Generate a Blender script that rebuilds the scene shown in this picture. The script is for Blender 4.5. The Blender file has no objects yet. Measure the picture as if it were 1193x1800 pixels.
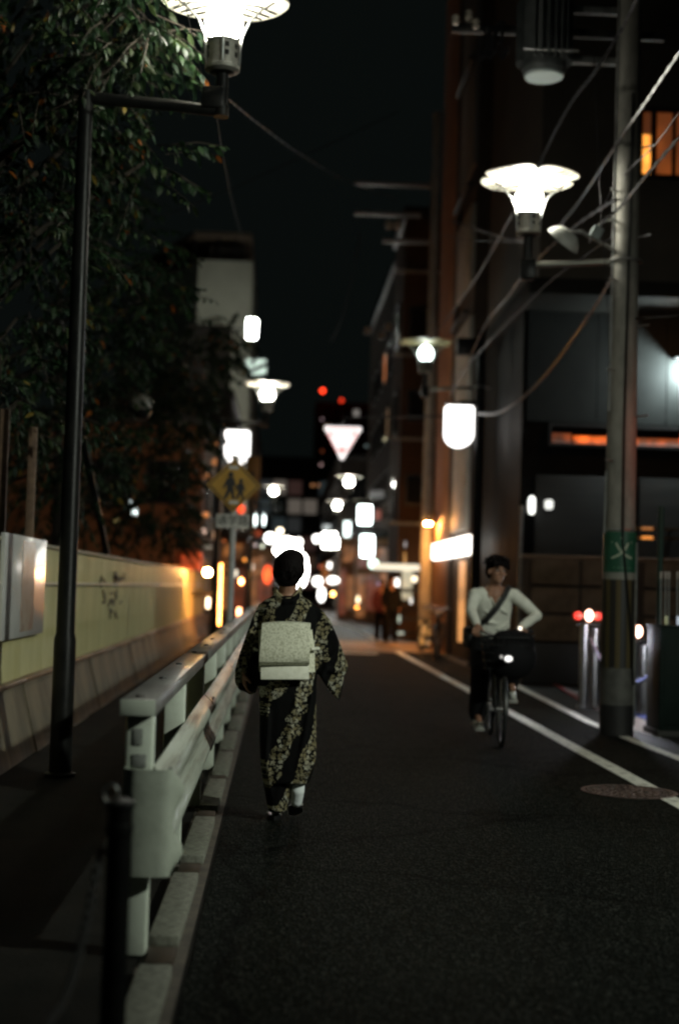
import bpy, bmesh, math, random
from mathutils import Vector, Matrix, Quaternion
C = bpy.context.scene.collection
S = bpy.context.scene
R = math.radians
PI = math.pi
rnd = random.Random(11)

# ------------------------------------------------------------------ camera
F = 2500.0
yc = Vector(((492-596.5)/F, -(1030-900)/F, -1.0)).normalized()
up = Vector((math.sin(0.031), math.cos(0.031), 0))
zc = (up - yc*up.dot(yc)).normalized()
xc = yc.cross(zc)
ROT = Matrix((xc, yc, zc))                # camera -> world
CAM = Vector((0, 0, 1.37))
cd = bpy.data.cameras.new('camera')
cam = bpy.data.objects.new('camera', cd); C.objects.link(cam)
cam.matrix_world = Matrix.Translation(CAM) @ ROT.to_4x4()
cd.sensor_fit = 'VERTICAL'; cd.sensor_height = 36; cd.sensor_width = 24; cd.lens = 50
cd.clip_start = 0.1; cd.clip_end = 2000
cd.dof.use_dof = True; cd.dof.focus_distance = 7.8; cd.dof.aperture_fstop = 1.2
cd.dof.aperture_blades = 0
S.camera = cam

def at(px, py, Y):
    """world point at depth Y that the photograph shows at pixel px, py"""
    d = ROT @ Vector(((px-596.5)/F, -(py-900)/F, -1.0))
    return CAM + d*(Y/d.y)

# ------------------------------------------------------------------ night sky, exposure
w = bpy.data.worlds.new('World'); S.world = w; w.use_nodes = True
bg = w.node_tree.nodes['Background']
bg.inputs[0].default_value = (0.62, 0.86, 0.80, 1)
bg.inputs[1].default_value = 0.0040
S.view_settings.view_transform = 'Standard'; S.view_settings.look = 'None'
S.view_settings.exposure = 0; S.view_settings.gamma = 1; S.view_settings.use_curve_mapping = False
S.render.engine = 'CYCLES'
S.cycles.use_denoising = True
S.cycles.pixel_filter_type = 'BLACKMAN_HARRIS'; S.cycles.filter_width = 2.2
S.cycles.max_bounces = 5; S.cycles.diffuse_bounces = 2; S.cycles.glossy_bounces = 3
S.cycles.transmission_bounces = 4; S.cycles.transparent_max_bounces = 6
S.cycles.sample_clamp_indirect = 2.0
S.cycles.caustics_reflective = False; S.cycles.caustics_refractive = False
LAMP = 135.0

# ------------------------------------------------------------------ materials
def nodes(name):
    m = bpy.data.materials.new(name); m.use_nodes = True
    nt = m.node_tree
    return m, nt, nt.nodes['Principled BSDF']

def M(name, c, rough=.6, metal=0, c2=None, scale=6, bump=0, bscale=None, spec=.5, stretch=None, lo=.42, hi=.62, detail=6):
    """painted, worn or stained surface: two colours mixed by noise, with fine relief"""
    m, nt, b = nodes(name)
    b.inputs['Roughness'].default_value = rough; b.inputs['Metallic'].default_value = metal
    b.inputs['Specular IOR Level'].default_value = spec
    c = tuple(c)+(1,) if len(c) == 3 else c
    b.inputs['Base Color'].default_value = c
    tc = nt.nodes.new('ShaderNodeTexCoord')
    mp = nt.nodes.new('ShaderNodeMapping'); nt.links.new(tc.outputs['Object'], mp.inputs[0])
    if stretch: mp.inputs['Scale'].default_value = stretch
    if c2:
        n = nt.nodes.new('ShaderNodeTexNoise'); n.inputs['Scale'].default_value = scale; n.inputs['Detail'].default_value = detail
        n.inputs['Roughness'].default_value = .65
        nt.links.new(mp.outputs[0], n.inputs[0])
        r = nt.nodes.new('ShaderNodeValToRGB')
        r.color_ramp.elements[0].position = lo; r.color_ramp.elements[1].position = hi
        r.color_ramp.elements[0].color = c; r.color_ramp.elements[1].color = tuple(c2)+(1,)
        nt.links.new(n.outputs[0], r.inputs[0]); nt.links.new(r.outputs[0], b.inputs['Base Color'])
        mr = nt.nodes.new('ShaderNodeMapRange'); mr.inputs[3].default_value = max(.05, rough-.12); mr.inputs[4].default_value = min(1, rough+.15)
        nt.links.new(n.outputs[0], mr.inputs[0]); nt.links.new(mr.outputs[0], b.inputs['Roughness'])
    if bump:
        n2 = nt.nodes.new('ShaderNodeTexNoise'); n2.inputs['Scale'].default_value = bscale or scale*6; n2.inputs['Detail'].default_value = 4
        nt.links.new(mp.outputs[0], n2.inputs[0])
        bp = nt.nodes.new('ShaderNodeBump'); bp.inputs['Strength'].default_value = bump; bp.inputs['Distance'].default_value = .01
        nt.links.new(n2.outputs[0], bp.inputs['Height']); nt.links.new(bp.outputs[0], b.inputs['Normal'])
    return m

def GL(name, c, s, mottled=0, scale=4):
    """something that gives off light"""
    m, nt, b = nodes(name)
    b.inputs['Base Color'].default_value = (.3, .3, .3, 1)
    b.inputs['Emission Color'].default_value = tuple(c)+(1,)
    b.inputs['Emission Strength'].default_value = s
    if mottled:
        tc = nt.nodes.new('ShaderNodeTexCoord')
        n = nt.nodes.new('ShaderNodeTexNoise'); n.inputs['Scale'].default_value = scale
        nt.links.new(tc.outputs['Object'], n.inputs[0])
        mr = nt.nodes.new('ShaderNodeMapRange'); mr.inputs[1].default_value = .35; mr.inputs[2].default_value = .65
        mr.inputs[3].default_value = s*(1-mottled); mr.inputs[4].default_value = s*(1+mottled)
        nt.links.new(n.outputs[0], mr.inputs[0]); nt.links.new(mr.outputs[0], b.inputs['Emission Strength'])
    return m

# ------------------------------------------------------------------ mesh helpers
def box(bm, c, s, rot=None, bev=0):
    vs = bmesh.ops.create_cube(bm, size=1)['verts']
    bmesh.ops.scale(bm, vec=Vector(s), verts=vs)
    if bev:
        es = list({e for v in vs for e in v.link_edges})
        r = bmesh.ops.bevel(bm, geom=es, offset=bev, segments=2, affect='EDGES', profile=.5)
        vs = list({v for f in r['faces'] for v in f.verts} | {v for v in vs if v.is_valid})
    if rot is not None: bmesh.ops.rotate(bm, cent=(0, 0, 0), matrix=rot, verts=vs)
    bmesh.ops.translate(bm, vec=Vector(c), verts=vs)
    return vs

def bx(bm, x0, x1, y0, y1, z0, z1, bev=0):
    return box(bm, ((x0+x1)/2, (y0+y1)/2, (z0+z1)/2), (abs(x1-x0), abs(y1-y0), abs(z1-z0)), None, bev)

def loft(bm, rings, cap=True, closed=False):
    L = [[bm.verts.new(p) for p in r] for r in rings]
    n = len(L[0])
    pairs = list(zip(L, L[1:])) + ([(L[-1], L[0])] if closed else [])
    for a, b in pairs:
        for i in range(n):
            bm.faces.new((a[i], a[(i+1) % n], b[(i+1) % n], b[i]))
    if cap and not closed:
        bm.faces.new(list(reversed(L[0]))); bm.faces.new(L[-1])
    return L

def tube(bm, pts, rad, n=8, closed=False, cap=True):
    pts = [Vector(p) for p in pts]
    if not isinstance(rad, (list, tuple)): rad = [rad]*len(pts)
    m = len(pts); tang = []
    for i in range(m):
        if closed: t = pts[(i+1) % m]-pts[i-1]
        else: t = pts[min(i+1, m-1)]-pts[max(i-1, 0)]
        tang.append(t.normalized())
    t = tang[0]; u = t.orthogonal().normalized()
    rings = []
    for i in range(m):
        u = (u - tang[i]*u.dot(tang[i]))
        if u.length < 1e-6: u = tang[i].orthogonal()
        u.normalize(); v = tang[i].cross(u)
        rings.append([pts[i]+(u*math.cos(2*PI*k/n)+v*math.sin(2*PI*k/n))*rad[i] for k in range(n)])
    loft(bm, rings, cap, closed)

def lathe(bm, prof, n=16, c=(0, 0, 0), cap=True):
    c = Vector(c)
    rings = [[c+Vector((max(r, 1e-4)*math.cos(2*PI*k/n), max(r, 1e-4)*math.sin(2*PI*k/n), z)) for k in range(n)] for r, z in prof]
    loft(bm, rings, cap)

def ell(bm, c, r, n=10, rot=None):
    m = n*2; rings = []
    for i in range(n+1):
        a = -PI/2+PI*i/n
        rr = max(math.cos(a), .02)
        rings.append([Vector((r[0]*rr*math.cos(2*PI*k/m), r[1]*rr*math.sin(2*PI*k/m), r[2]*math.sin(a))) for k in range(m)])
    if rot is not None: rings = [[rot @ p for p in q] for q in rings]
    loft(bm, [[p+Vector(c) for p in q] for q in rings])

def prism(bm, out, off):
    """outline (3-D points) extruded by vector off"""
    off = Vector(off)
    a = [bm.verts.new(Vector(p)) for p in out]; b = [bm.verts.new(Vector(p)+off) for p in out]
    n = len(a)
    for i in range(n): bm.faces.new((a[i], a[(i+1) % n], b[(i+1) % n], b[i]))
    bm.faces.new(list(reversed(a))); bm.faces.new(b)

def limb(bm, pts, rad, n=10):
    tube(bm, pts, rad, n)
    for p, r in zip(pts, rad): ell(bm, p, (r, r, r), 6)

def new(): return bmesh.new()

def worg(o):
    v = Vector((0, 0, 0))
    while o: v = v+o.location; o = o.parent
    return v

MESHES = {}
def mesh_from(name, bm, mat, smooth):
    bmesh.ops.recalc_face_normals(bm, faces=bm.faces)
    me = bpy.data.meshes.new(name); bm.to_mesh(me); bm.free()
    for mt in (mat if isinstance(mat, (list, tuple)) else [mat]): me.materials.append(mt)
    if smooth:
        me.polygons.foreach_set('use_smooth', [True]*len(me.polygons))
        if smooth != 'all': me.set_sharp_from_angle(angle=R(38))
    return me

def part(name, bm, mat, parent, smooth=True, label=None, kind=None):
    """a child of thing, part or setting piece; bm is in world coordinates"""
    o0 = worg(parent)
    bmesh.ops.translate(bm, vec=-o0, verts=bm.verts)
    o = bpy.data.objects.new(name, mesh_from(name, bm, mat, smooth)); C.objects.link(o)
    o.parent = parent
    if label: o['label'] = label
    if kind: o['kind'] = kind
    return o

def share(name, src, parent, loc, rot=(0, 0, 0), scale=(1, 1, 1), label=None):
    """an alike piece that shares src's mesh; loc is in the parent's space"""
    o = bpy.data.objects.new(name, src.data if hasattr(src, 'data') else src); C.objects.link(o)
    o.parent = parent; o.location = loc; o.rotation_euler = rot; o.scale = scale
    if label: o['label'] = label
    return o

def tag(o, label, cat, group=None):
    o['label'] = label; o['category'] = cat
    if group: o['group'] = group
    return o

def thing(name, loc, label, cat, group=None):
    o = bpy.data.objects.new(name, None); C.objects.link(o)
    o.location = loc; o.empty_display_size = .2
    return tag(o, label, cat, group)

def solid(name, bm, mat, label, cat, loc, group=None, smooth=True):
    """a thing that is one mesh"""
    loc = Vector(loc)
    bmesh.ops.translate(bm, vec=-loc, verts=bm.verts)
    o = bpy.data.objects.new(name, mesh_from(name, bm, mat, smooth)); C.objects.link(o)
    o.location = loc
    return tag(o, label, cat, group)

def struct(name, bm, mat, smooth=False):
    o = bpy.data.objects.new(name, mesh_from(name, bm, mat, smooth)); C.objects.link(o)
    o['kind'] = 'structure'
    return o

def dup(o, parent=None):
    c = o.copy(); C.objects.link(c); c.parent = parent
    for ch in list(o.children): dup(ch, c)
    return c

def dup_at(o, loc, label, rz=None, scale=None):
    c = dup(o); c.location = loc; c['label'] = label
    if rz is not None: c.rotation_euler = (0, 0, rz)
    if scale: c.scale = (scale,)*3
    return c

def fuse(bm, voxel, smooth=6, factor=.5):
    """grow one continuous skin over overlapping volumes"""
    bmesh.ops.recalc_face_normals(bm, faces=bm.faces)
    me = bpy.data.meshes.new('body'); bm.to_mesh(me); bm.free()
    o = bpy.data.objects.new('body', me); C.objects.link(o)
    r = o.modifiers.new('r', 'REMESH'); r.mode = 'VOXEL'; r.voxel_size = voxel
    if smooth:
        s = o.modifiers.new('s', 'SMOOTH'); s.iterations = smooth; s.factor = factor
    dg = bpy.context.evaluated_depsgraph_get(); dg.update()
    me2 = bpy.data.meshes.new_from_object(o.evaluated_get(dg))
    bpy.data.objects.remove(o); bpy.data.meshes.remove(me)
    out = bmesh.new(); out.from_mesh(me2); bpy.data.meshes.remove(me2)
    return out

def text_bm(body, size, depth=.002, align='CENTER'):
    cu = bpy.data.curves.new('t', 'FONT'); cu.body = body; cu.size = size; cu.extrude = depth
    cu.align_x = align; cu.align_y = 'CENTER'; cu.resolution_u = 3
    o = bpy.data.objects.new('t', cu); C.objects.link(o)
    dg = bpy.context.evaluated_depsgraph_get(); dg.update()
    me = bpy.data.meshes.new_from_object(o.evaluated_get(dg))
    bpy.data.objects.remove(o); bpy.data.curves.remove(cu)
    bm = bmesh.new(); bm.from_mesh(me); bpy.data.meshes.remove(me)
    return bm

# text lies in local XY; this stands it up facing -Y (towards the camera)
def stand(bm, c, rz=0):
    m = Matrix.Translation(Vector(c)) @ Matrix.Rotation(rz, 4, 'Z') @ Matrix.Rotation(PI/2, 4, 'X')
    bmesh.ops.transform(bm, matrix=m, verts=bm.verts)
    return bm

# ------------------------------------------------------------------ shared materials
def asphalt_mat():
    m, nt, b = nodes('asphalt'); L = nt.links.new; N = nt.nodes.new
    b.inputs['Roughness'].default_value = .8; b.inputs['Specular IOR Level'].default_value = .03
    tc = N('ShaderNodeTexCoord')
    big = N('ShaderNodeTexNoise'); big.inputs['Scale'].default_value = .55; big.inputs['Detail'].default_value = 5; big.inputs['Roughness'].default_value = .6; L(tc.outputs['Object'], big.inputs[0])
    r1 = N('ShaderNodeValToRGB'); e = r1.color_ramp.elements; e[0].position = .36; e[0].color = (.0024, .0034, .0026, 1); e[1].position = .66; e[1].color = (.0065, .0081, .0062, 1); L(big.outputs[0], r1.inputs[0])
    vo = N('ShaderNodeTexVoronoi'); vo.inputs['Scale'].default_value = 95; L(tc.outputs['Object'], vo.inputs['Vector'])
    sp = N('ShaderNodeSeparateXYZ'); L(vo.outputs['Color'], sp.inputs[0])
    gt = N('ShaderNodeMapRange'); gt.inputs[1].default_value = .72; gt.inputs[2].default_value = 1.0; gt.inputs[3].default_value = 0; gt.inputs[4].default_value = .85; L(sp.outputs[0], gt.inputs[0])
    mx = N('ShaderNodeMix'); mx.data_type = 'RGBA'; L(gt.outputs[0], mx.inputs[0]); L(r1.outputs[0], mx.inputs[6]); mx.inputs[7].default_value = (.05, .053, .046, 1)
    # tar seams and cracks
    ck = N('ShaderNodeTexVoronoi'); ck.feature = 'DISTANCE_TO_EDGE'; ck.inputs['Scale'].default_value = .42
    wn = N('ShaderNodeTexNoise'); wn.inputs['Scale'].default_value = 2.2; wn.inputs['Detail'].default_value = 5; L(tc.outputs['Object'], wn.inputs[0])
    wm = N('ShaderNodeMix'); wm.data_type = 'RGBA'; wm.blend_type = 'LINEAR_LIGHT'; wm.inputs[0].default_value = .25; L(tc.outputs['Object'], wm.inputs[6]); L(wn.outputs['Color'], wm.inputs[7]); L(wm.outputs[2], ck.inputs['Vector'])
    cr = N('ShaderNodeMapRange'); cr.inputs[1].default_value = .004; cr.inputs[2].default_value = .014; cr.inputs[3].default_value = .35; cr.inputs[4].default_value = 1; L(ck.outputs['Distance'], cr.inputs[0])
    mc = N('ShaderNodeMix'); mc.data_type = 'RGBA'; mc.blend_type = 'MULTIPLY'; mc.inputs[0].default_value = 1; L(mx.outputs[2], mc.inputs[6]); L(cr.outputs[0], mc.inputs[7])
    L(mc.outputs[2], b.inputs['Base Color'])
    bp = N('ShaderNodeBump'); bp.inputs['Strength'].default_value = .9; bp.inputs['Distance'].default_value = .012; L(vo.outputs['Distance'], bp.inputs['Height']); L(bp.outputs[0], b.inputs['Normal'])
    return m
asphalt = asphalt_mat()
concrete = M('concrete', (.20, .195, .175), .8, c2=(.30, .29, .26), scale=5, bump=.3)
pole_conc = M('pole_concrete', (.17, .166, .145), .8, c2=(.28, .27, .235), scale=4, bump=.3, stretch=(1, 1, .4))
black_paint = M('black_paint', (.006, .0065, .0065), .38, c2=(.011, .011, .010), scale=5, bump=.08, spec=.18)
dark_metal = M('dark_metal', (.03, .032, .033), .45, .6, c2=(.06, .055, .05), scale=9)
steel = M('brushed_steel', (.5, .5, .5), .3, 1, c2=(.38, .37, .36), scale=12)
zinc = M('zinc', (.36, .37, .36), .45, .8, c2=(.25, .25, .24), scale=10, bump=.1)
rail_paint = M('rail_white_paint', (.64, .70, .60), .42, c2=(.42, .44, .37), scale=3.5, bump=.06, lo=.45, hi=.75)
rail_dirty = M('rail_beam_paint', (.43, .465, .40), .38, c2=(.12, .105, .075), scale=2.6, bump=.05, stretch=(5, .3, 9), lo=.46, hi=.70)
white_paint = M('road_paint', (.78, .78, .70), .7, c2=(.22, .22, .19), scale=11, bump=.3, lo=.5, hi=.68)
rubber = M('black_rubber', (.012, .012, .012), .75)
petal_mat = M('lamp_petal_acrylic', (.70, .68, .58), .5, c2=(.58, .56, .47), scale=7)
globe_glow = GL('lamp_globe_glow', (1.0, .97, .83), LAMP)
globe_dim = GL('lamp_globe_dim', (.86, 1.0, .93), 14)
cable_mat = M('black_cable', (.012, .012, .014), .42, c2=(.028, .026, .028), scale=10, spec=.35)
dark_glass = M('dark_glass', (.015, .018, .02), .08, spec=.8)
# ================================================================== SETTING
bm = new(); bx(bm, -400, 400, -60, 900, -.4, -.03); struct('ground', bm, M('dark_ground', (.03, .03, .028), .9, c2=(.05, .048, .04), scale=.6))
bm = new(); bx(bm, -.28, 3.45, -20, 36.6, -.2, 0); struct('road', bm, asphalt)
bm = new(); bx(bm, -.28, 3.45, 36.6, 300, -.2, 0); struct('far_road', bm, M('far_lit_asphalt', (.036, .032, .028), .55, c2=(.065, .058, .05), scale=1.1, bump=.4, bscale=40, spec=.5))  # paler than the near road: shop light is put into its colour
bm = new(); prism(bm, [(-.27, 30.9, .003), (2.74, 30.9, .003), (2.74, 36.55, .003), (-.27, 36.55, .003)], (0, 0, -.0025)); struct('crossing_light_patch', bm, M('crossing_light_tone', (.085, .058, .036), .6, c2=(.13, .09, .055), scale=2.5, bump=.4, bscale=30))  # orange-brown sheet: lamplight on the crossing is put into its colour
bm = new(); bx(bm, 3.45, 30, -20, 300, -.2, -.004); bx(bm, 3.45, 9, 8, 19, -.1, 0.0)
verge = struct('pavement', bm, M('pavement_asphalt', (.016, .017, .016), .5, c2=(.030, .030, .028), scale=3, bump=.7, bscale=110, spec=.12))
bm = new(); bx(bm, -2.06, -.28, -20, 300, -.2, -.006)
struct('pavement_beside_wall', bm, M('side_pavement', (.012, .012, .011), .9, c2=(.02, .019, .017), scale=3, bump=.5, bscale=70, spec=.06))
bm = new(); bx(bm, -30, -2.06, -20, 40, -.2, -.002); struct('garden_ground', bm, M('soil', (.025, .022, .016), .95, c2=(.04, .035, .025), scale=3, bump=.6))
# worn white edge line on the right and the faint second line
def stripe(name, pts, wd, z):
    bm = new(); n = len(pts)
    L = []
    for i, (x, y) in enumerate(pts):
        a = Vector(pts[max(i-1, 0)]+(0,)); b = Vector(pts[min(i+1, n-1)]+(0,))
        t = (b-a).normalized(); s = Vector((t.y, -t.x, 0))*wd/2
        j = rnd.uniform(-.006, .006)
        L.append([(x-s.x+j, y-s.y, z), (x+s.x+j, y+s.y, z), (x+s.x+j, y+s.y, z-.003), (x-s.x+j, y-s.y, z-.003)])
    loft(bm, L)
    return struct(name, bm, white_paint)
stripe('edge_line', [(2.70-.0018*i*2, 6+i*1.1) for i in range(24)], .135, .004)
stripe('edge_line_far', [(2.62, 37), (2.60, 45), (2.45, 52), (2.1, 60), (1.6, 68)], .15, .004)
stripe('kerb_line', [(3.46, 11.5), (3.40, 13.2), (3.37, 15.2), (3.45, 18), (3.56, 22)], .11, .002)
stripe('stop_line', [(1.15, 30.0), (2.1, 30.1)], .35, .0045)
stripe('crossing_stripe', [(1.2, 34.5), (2.3, 34.6)], .32, .0045)
stripe('crossing_stripe', [(1.3, 36.0), (2.3, 36.1)], .32, .0045)
bm = new(); prism(bm, [(2.75, 31.2, .004), (2.75, 36.5, .004), (9, 36.5, .004), (9, 34.1, .004), (3.6, 34.1, .004), (3.6, 31.2, .004)], (0, 0, -.003)); struct('corner_light_patch', bm, M('corner_light_patch', (.26, .18, .11), .6, c2=(.17, .12, .075), scale=4, bump=.4))  # pale orange patch: the lamp pool on the corner is painted in
# coloured light spill behind the utility pole, painted as bands on the apron
apron = []
for (a, b, mt) in (((960, 1196, 985, 1206, 1053, 1250, 1030, 1240), 0, M('apron_red_spill', (.30, .03, .04), .35)),
                   ((985, 1206, 1010, 1216, 1110, 1268, 1053, 1250), 0, M('apron_pale_spill', (.50, .48, .52), .35)),
                   ((1112, 1232, 1152, 1252, 1160, 1276, 1112, 1256), 0, M('apron_blue_spill', (.06, .10, .42), .35)),
                   ((1112, 1258, 1160, 1278, 1160, 1297, 1112, 1284), 0, M('apron_cream_spill', (.46, .40, .36), .35))):
    bm = new(); pts = []
    for i in range(0, 8, 2):
        d = at(a[i], a[i+1], 10)-CAM
        pts.append(CAM+d*(-CAM.z/d.z)+Vector((0, 0, .0035)))
    prism(bm, pts, (0, 0, -.003)); apron.append(struct('apron_spill', bm, mt))

# manhole cover
mh = at(1105, 1395, 9.95); mh.z = .004
t = thing('manhole_cover', mh, 'round cast iron manhole cover set in the road beside the white edge line', 'manhole cover')
iron = M('cast_iron', (.16, .125, .11), .45, .75, c2=(.08, .065, .06), scale=12)
bm = new(); lathe(bm, [(.335, -.003), (.335, .003), (.305, .003), (.305, -.003)], 40, mh, False); part('frame', bm, iron, t)
bm = new(); lathe(bm, [(.302, -.003), (.302, .001), (.0, .001)], 40, mh); lid = part('lid', bm, iron, t)
bm = new()
for i, rr in enumerate((.06, .12, .18, .24, .285)):
    k = int(6+i*7)
    for j in range(k):
        a = 2*PI*j/k+i*.2
        box(bm, mh+Vector((rr*math.cos(a), rr*math.sin(a), .004)), (.036, .022, .005), Matrix.Rotation(a+.6, 3, 'Z'))
part('tread_stud', bm, iron, lid, kind='stuff')

# white painted kerb stones along the guard rail
bm = new(); bx(bm, -.47, -.30, 1, 42, -.15, -.003)
kerb = struct('kerb', bm, M('kerb_concrete', (.07, .06, .05), .85, c2=(.12, .10, .08), scale=9, bump=.4))
kp = M('kerb_white_paint', (.21, .215, .175), .8, c2=(.10, .098, .078), scale=34, bump=.25, bscale=90, lo=.42, hi=.68)
bm = new(); box(bm, (0, 0, .0), (.115, 1.2, .05), None, .005)
km = mesh_from('kerb_stone', bm, kp, True)
for i in range(18):
    share('kerb_stone', km, kerb, (-.392+rnd.uniform(-.006, .006), 4.47+i*1.6, .014), (0, 0, rnd.uniform(-.006, .006)))
rust = M('drain_rust', (.03, .02, .012), .7, c2=(.05, .03, .016), scale=20)
bm = new(); box(bm, (0, 0, 0), (.10, .22, .03), None, .006)
dm = mesh_from('drain_grate', bm, rust, True)
for i in range(17):
    share('drain_grate', dm, kerb, (-.39, 4.47+i*1.6+.8, .008))

# ================================================================== GUARD RAIL
gr = thing('guard_rail', (-.5, 5.3, 0), 'white painted steel guard rail with flat top plank between road and pavement', 'guard rail')
post_bm = new(); box(post_bm, (0, 0, .4375), (.10, .105, .875), None, .012)
pm = mesh_from('post', post_bm, rail_paint, True)
plate_bm = new(); box(plate_bm, (0, 0, 0), (.05, .004, .09), None, .004)
for i in range(17):
    p = share('post', pm, gr, (0.0, .06+i*1.765, 0), (0, 0, rnd.uniform(-.01, .01)))
    if i == 0:
        bm = new(); box(bm, (-.505, 5.3055, .80), (.036, .004, .06), None, .003); part('stain_plate', bm, M('grey_sticker', (.24, .25, .23), .7, c2=(.34, .36, .33), scale=20), p)
        bm = new(); box(bm, (-.497, 5.3055, .712), (.052, .004, .048), None, .003); part('stain_plate', bm, M('grey_sticker_dark', (.20, .21, .20), .7, c2=(.3, .31, .29), scale=20), p)
top_mat = M('rail_top_paint', (.20, .195, .185), .33, c2=(.13, .12, .115), scale=5, bump=.1, stretch=(1, .5, 1))
seg = 3.53
for i in range(9):
    y0 = 5.24+i*seg; bm = new()
    box(bm, (-.503, y0+seg/2-.002, .912), (.132, seg-.006, .062), None, .008)
    tp = part('top_plank', bm, top_mat, gr)
    if i == 0:
        b2 = new(); box(b2, (-.503, 5.2385, .912), (.128, .005, .058), None, .002); part('end_cap', b2, rail_paint, tp)
    for y in (y0+.10, y0+1.15, y0+2.3):
        bm = new(); lathe(bm, [(.0, .942), (.017, .942), (.015, .951), (.0, .953)], 10, (-.5+rnd.uniform(-.02, .02), y, 0)); part('bolt', bm, dark_metal, tp)
prof = [(0, .687), (.014, .672), (.045, .645), (.060, .615), (.057, .585), (.024, .535), (.012, .493), (.024, .450), (.057, .402), (.060, .372), (.045, .340), (.014, .314), (0, .300)]
def wbeam(bm, y0, y1, x0):
    outer = [(x0+x, z) for x, z in prof]; inner = [(x0+x-.005, z) for x, z in reversed(prof)]
    ring = outer+inner
    loft(bm, [[(x, y, z) for x, z in ring] for y in (y0, y1)])
for i in range(8):
    y0 = 5.35+i*3.53; bm = new()
    wbeam(bm, y0, y0+3.60, -.445+.004*(i % 2))
    be = part('beam', bm, rail_dirty, gr)
    for z in (.640, .345, .60, .385):
        for y in (y0+.12, y0+.24):
            bm = new(); box(bm, (-.388 if z in (.60, .385) else -.402, y, z), (.016, .03, .03), None, .004); part('bolt', bm, zinc, be)
# rounded end of the beam wrapping the first post
bm = new(); rings = []
for k in range(13):
    a = -PI/2+PI*k/12   # from the road side round the front to the pavement side
    ring = []
    f = max(0, 1-k/2.2)
    for dr, pr in ((0, prof), (-.006, list(reversed(prof)))):
        for x, z in pr:
            e = .006*math.cos((z-.493)/.194*PI/2)
            q = PI*k/12; cx_, cy_ = math.cos(q), math.sin(q)
            sx_ = abs(cx_)**.62*(1 if cx_ > 0 else -1); sy_ = abs(cy_)**.62
            ring.append((-.455+(.098+dr+e)*sx_+(x-.035)*f, 5.335-(.085+dr+e)*sy_, z))
    rings.append(ring)
loft(bm, rings); part('end_terminal', bm, M('terminal_paint', (.46, .50, .42), .5, c2=(.33, .36, .30), scale=4, bump=.1), gr)

# short black bollard with a bright cap and a hanging chain
bp = at(212, 1412, 4.05); bp.z = 0
t = thing('chain_bollard', bp, 'short black steel bollard with shiny ring cap in front of the rail end', 'bollard')
bm = new(); lathe(bm, [(.05, 0), (.05, .02), (.036, .03), (.034, .66), (.038, .665), (.038, .69), (.034, .695), (.034, .735), (.0, .735)], 20, bp); part('post', bm, black_paint, t)
bm = new(); lathe(bm, [(.0, .735), (.037, .735), (.041, .743), (.039, .753), (.02, .762), (0, .764)], 20, bp); part('cap', bm, dark_metal, t)
bm = new(); tube(bm, [bp+Vector((-.028+.02*math.cos(a), 0, .775+.026*math.sin(a))) for a in [2*PI*k/14 for k in range(14)]], .0035, 6, True); part('chain_ring', bm, zinc, t)
ch0 = bp+Vector((-.05, 0, .62)); ch1 = at(85, 1800, 3.6)
t = thing('chain', ch0, 'dark steel chain hanging from the short black bollard', 'chain')
bm = new(); tube(bm, [(.009*math.cos(a), .017*math.sin(a), 0) for a in [2*PI*k/10 for k in range(10)]], .0035, 5, True)
lm = mesh_from('link', bm, dark_metal, True)
N = 46
for i in range(N):
    f = i/(N-1); p = ch0.lerp(ch1, f); p.z -= .10*math.sin(PI*f)
    f2 = min(1, f+.01); q = ch0.lerp(ch1, f2); q.z -= .10*math.sin(PI*f2)
    d = (q-p) if i < N-1 else d
    qt = d.to_track_quat('Y', 'Z') @ Quaternion((0, 1, 0), (PI/2 if i % 2 else 0))
    o = share('link', lm, t, p-ch0); o.rotation_euler = qt.to_euler()

# ================================================================== SITE WALL ON THE LEFT
fence = thing('site_wall', (-2.05, 8, 0), 'long pale corrugated sheet hoarding on a concrete base beside the pavement', 'wall')
sheet = M('hoarding_sheet', (.56, .525, .275), .42, c2=(.40, .37, .175), scale=1.6, bump=.06, stretch=(1, 1, .35), lo=.35, hi=.7)
pw = 1.0
bm = new(); nrib = 14; L = []
for k in range(nrib*4+1):
    y = pw*k/(nrib*4)*.994; ph = k % 4
    x = (.0, .008, .008, .0)[ph]
    L.append((x, y))
ring = [(x, y) for x, y in L]+[(x-.006, y) for x, y in reversed(L)]
loft(bm, [[(x, y, 0) for x, y in ring], [(x, y, 1.06) for x, y in ring]])
sm_ = mesh_from('panel', bm, sheet, False)
for i in range(31):
    share('panel', sm_, fence, (rnd.uniform(-.004, .004), -.5+i*pw, .585))
cx = Vector((-.9, 30.5, 0))
for i in range(3):
    a = R(18+32*i)
    share('panel', sm_, fence, (-.82+.82*math.cos(R(32*i))-.02, 30.5+.98*math.sin(R(32*i)), .585), (0, 0, a))
bm = new(); bx(bm, -2.04, -2.005, 7.5, 38.5, 1.318, 1.345, .006); part('mid_rail', bm, M('hoarding_rail', (.50, .47, .36), .4), fence)
bm = new(); bx(bm, -2.075, -2.01, 7.5, 38.5, 1.64, 1.672, .008); part('top_cap', bm, M('hoarding_cap', (.30, .28, .20), .5), fence)
base_mat = M('barrier_concrete', (.12, .10, .068), .7, c2=(.21, .175, .12), scale=3, bump=.35, stretch=(1, 1, .4))
bm = new()
sec = [(-.26, 0), (.16, 0), (.13, .12), (.035, .50), (.03, .545), (-.26, .545)]
loft(bm, [[(x, y, z) for x, z in sec] for y in (0.006, .994)])
bmm = mesh_from('base_block', bm, base_mat, False)
for i in range(31):
    share('base_block', bmm, fence, (rnd.uniform(-.008, .008), -.5+i, 0))
bm = new()
for i in range(16):
    bx(bm, -2.10, -1.985, 7.5+i*2+.004, 9.5+i*2-.004 if i < 15 else 38.5, .548, .584, .008)
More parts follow.
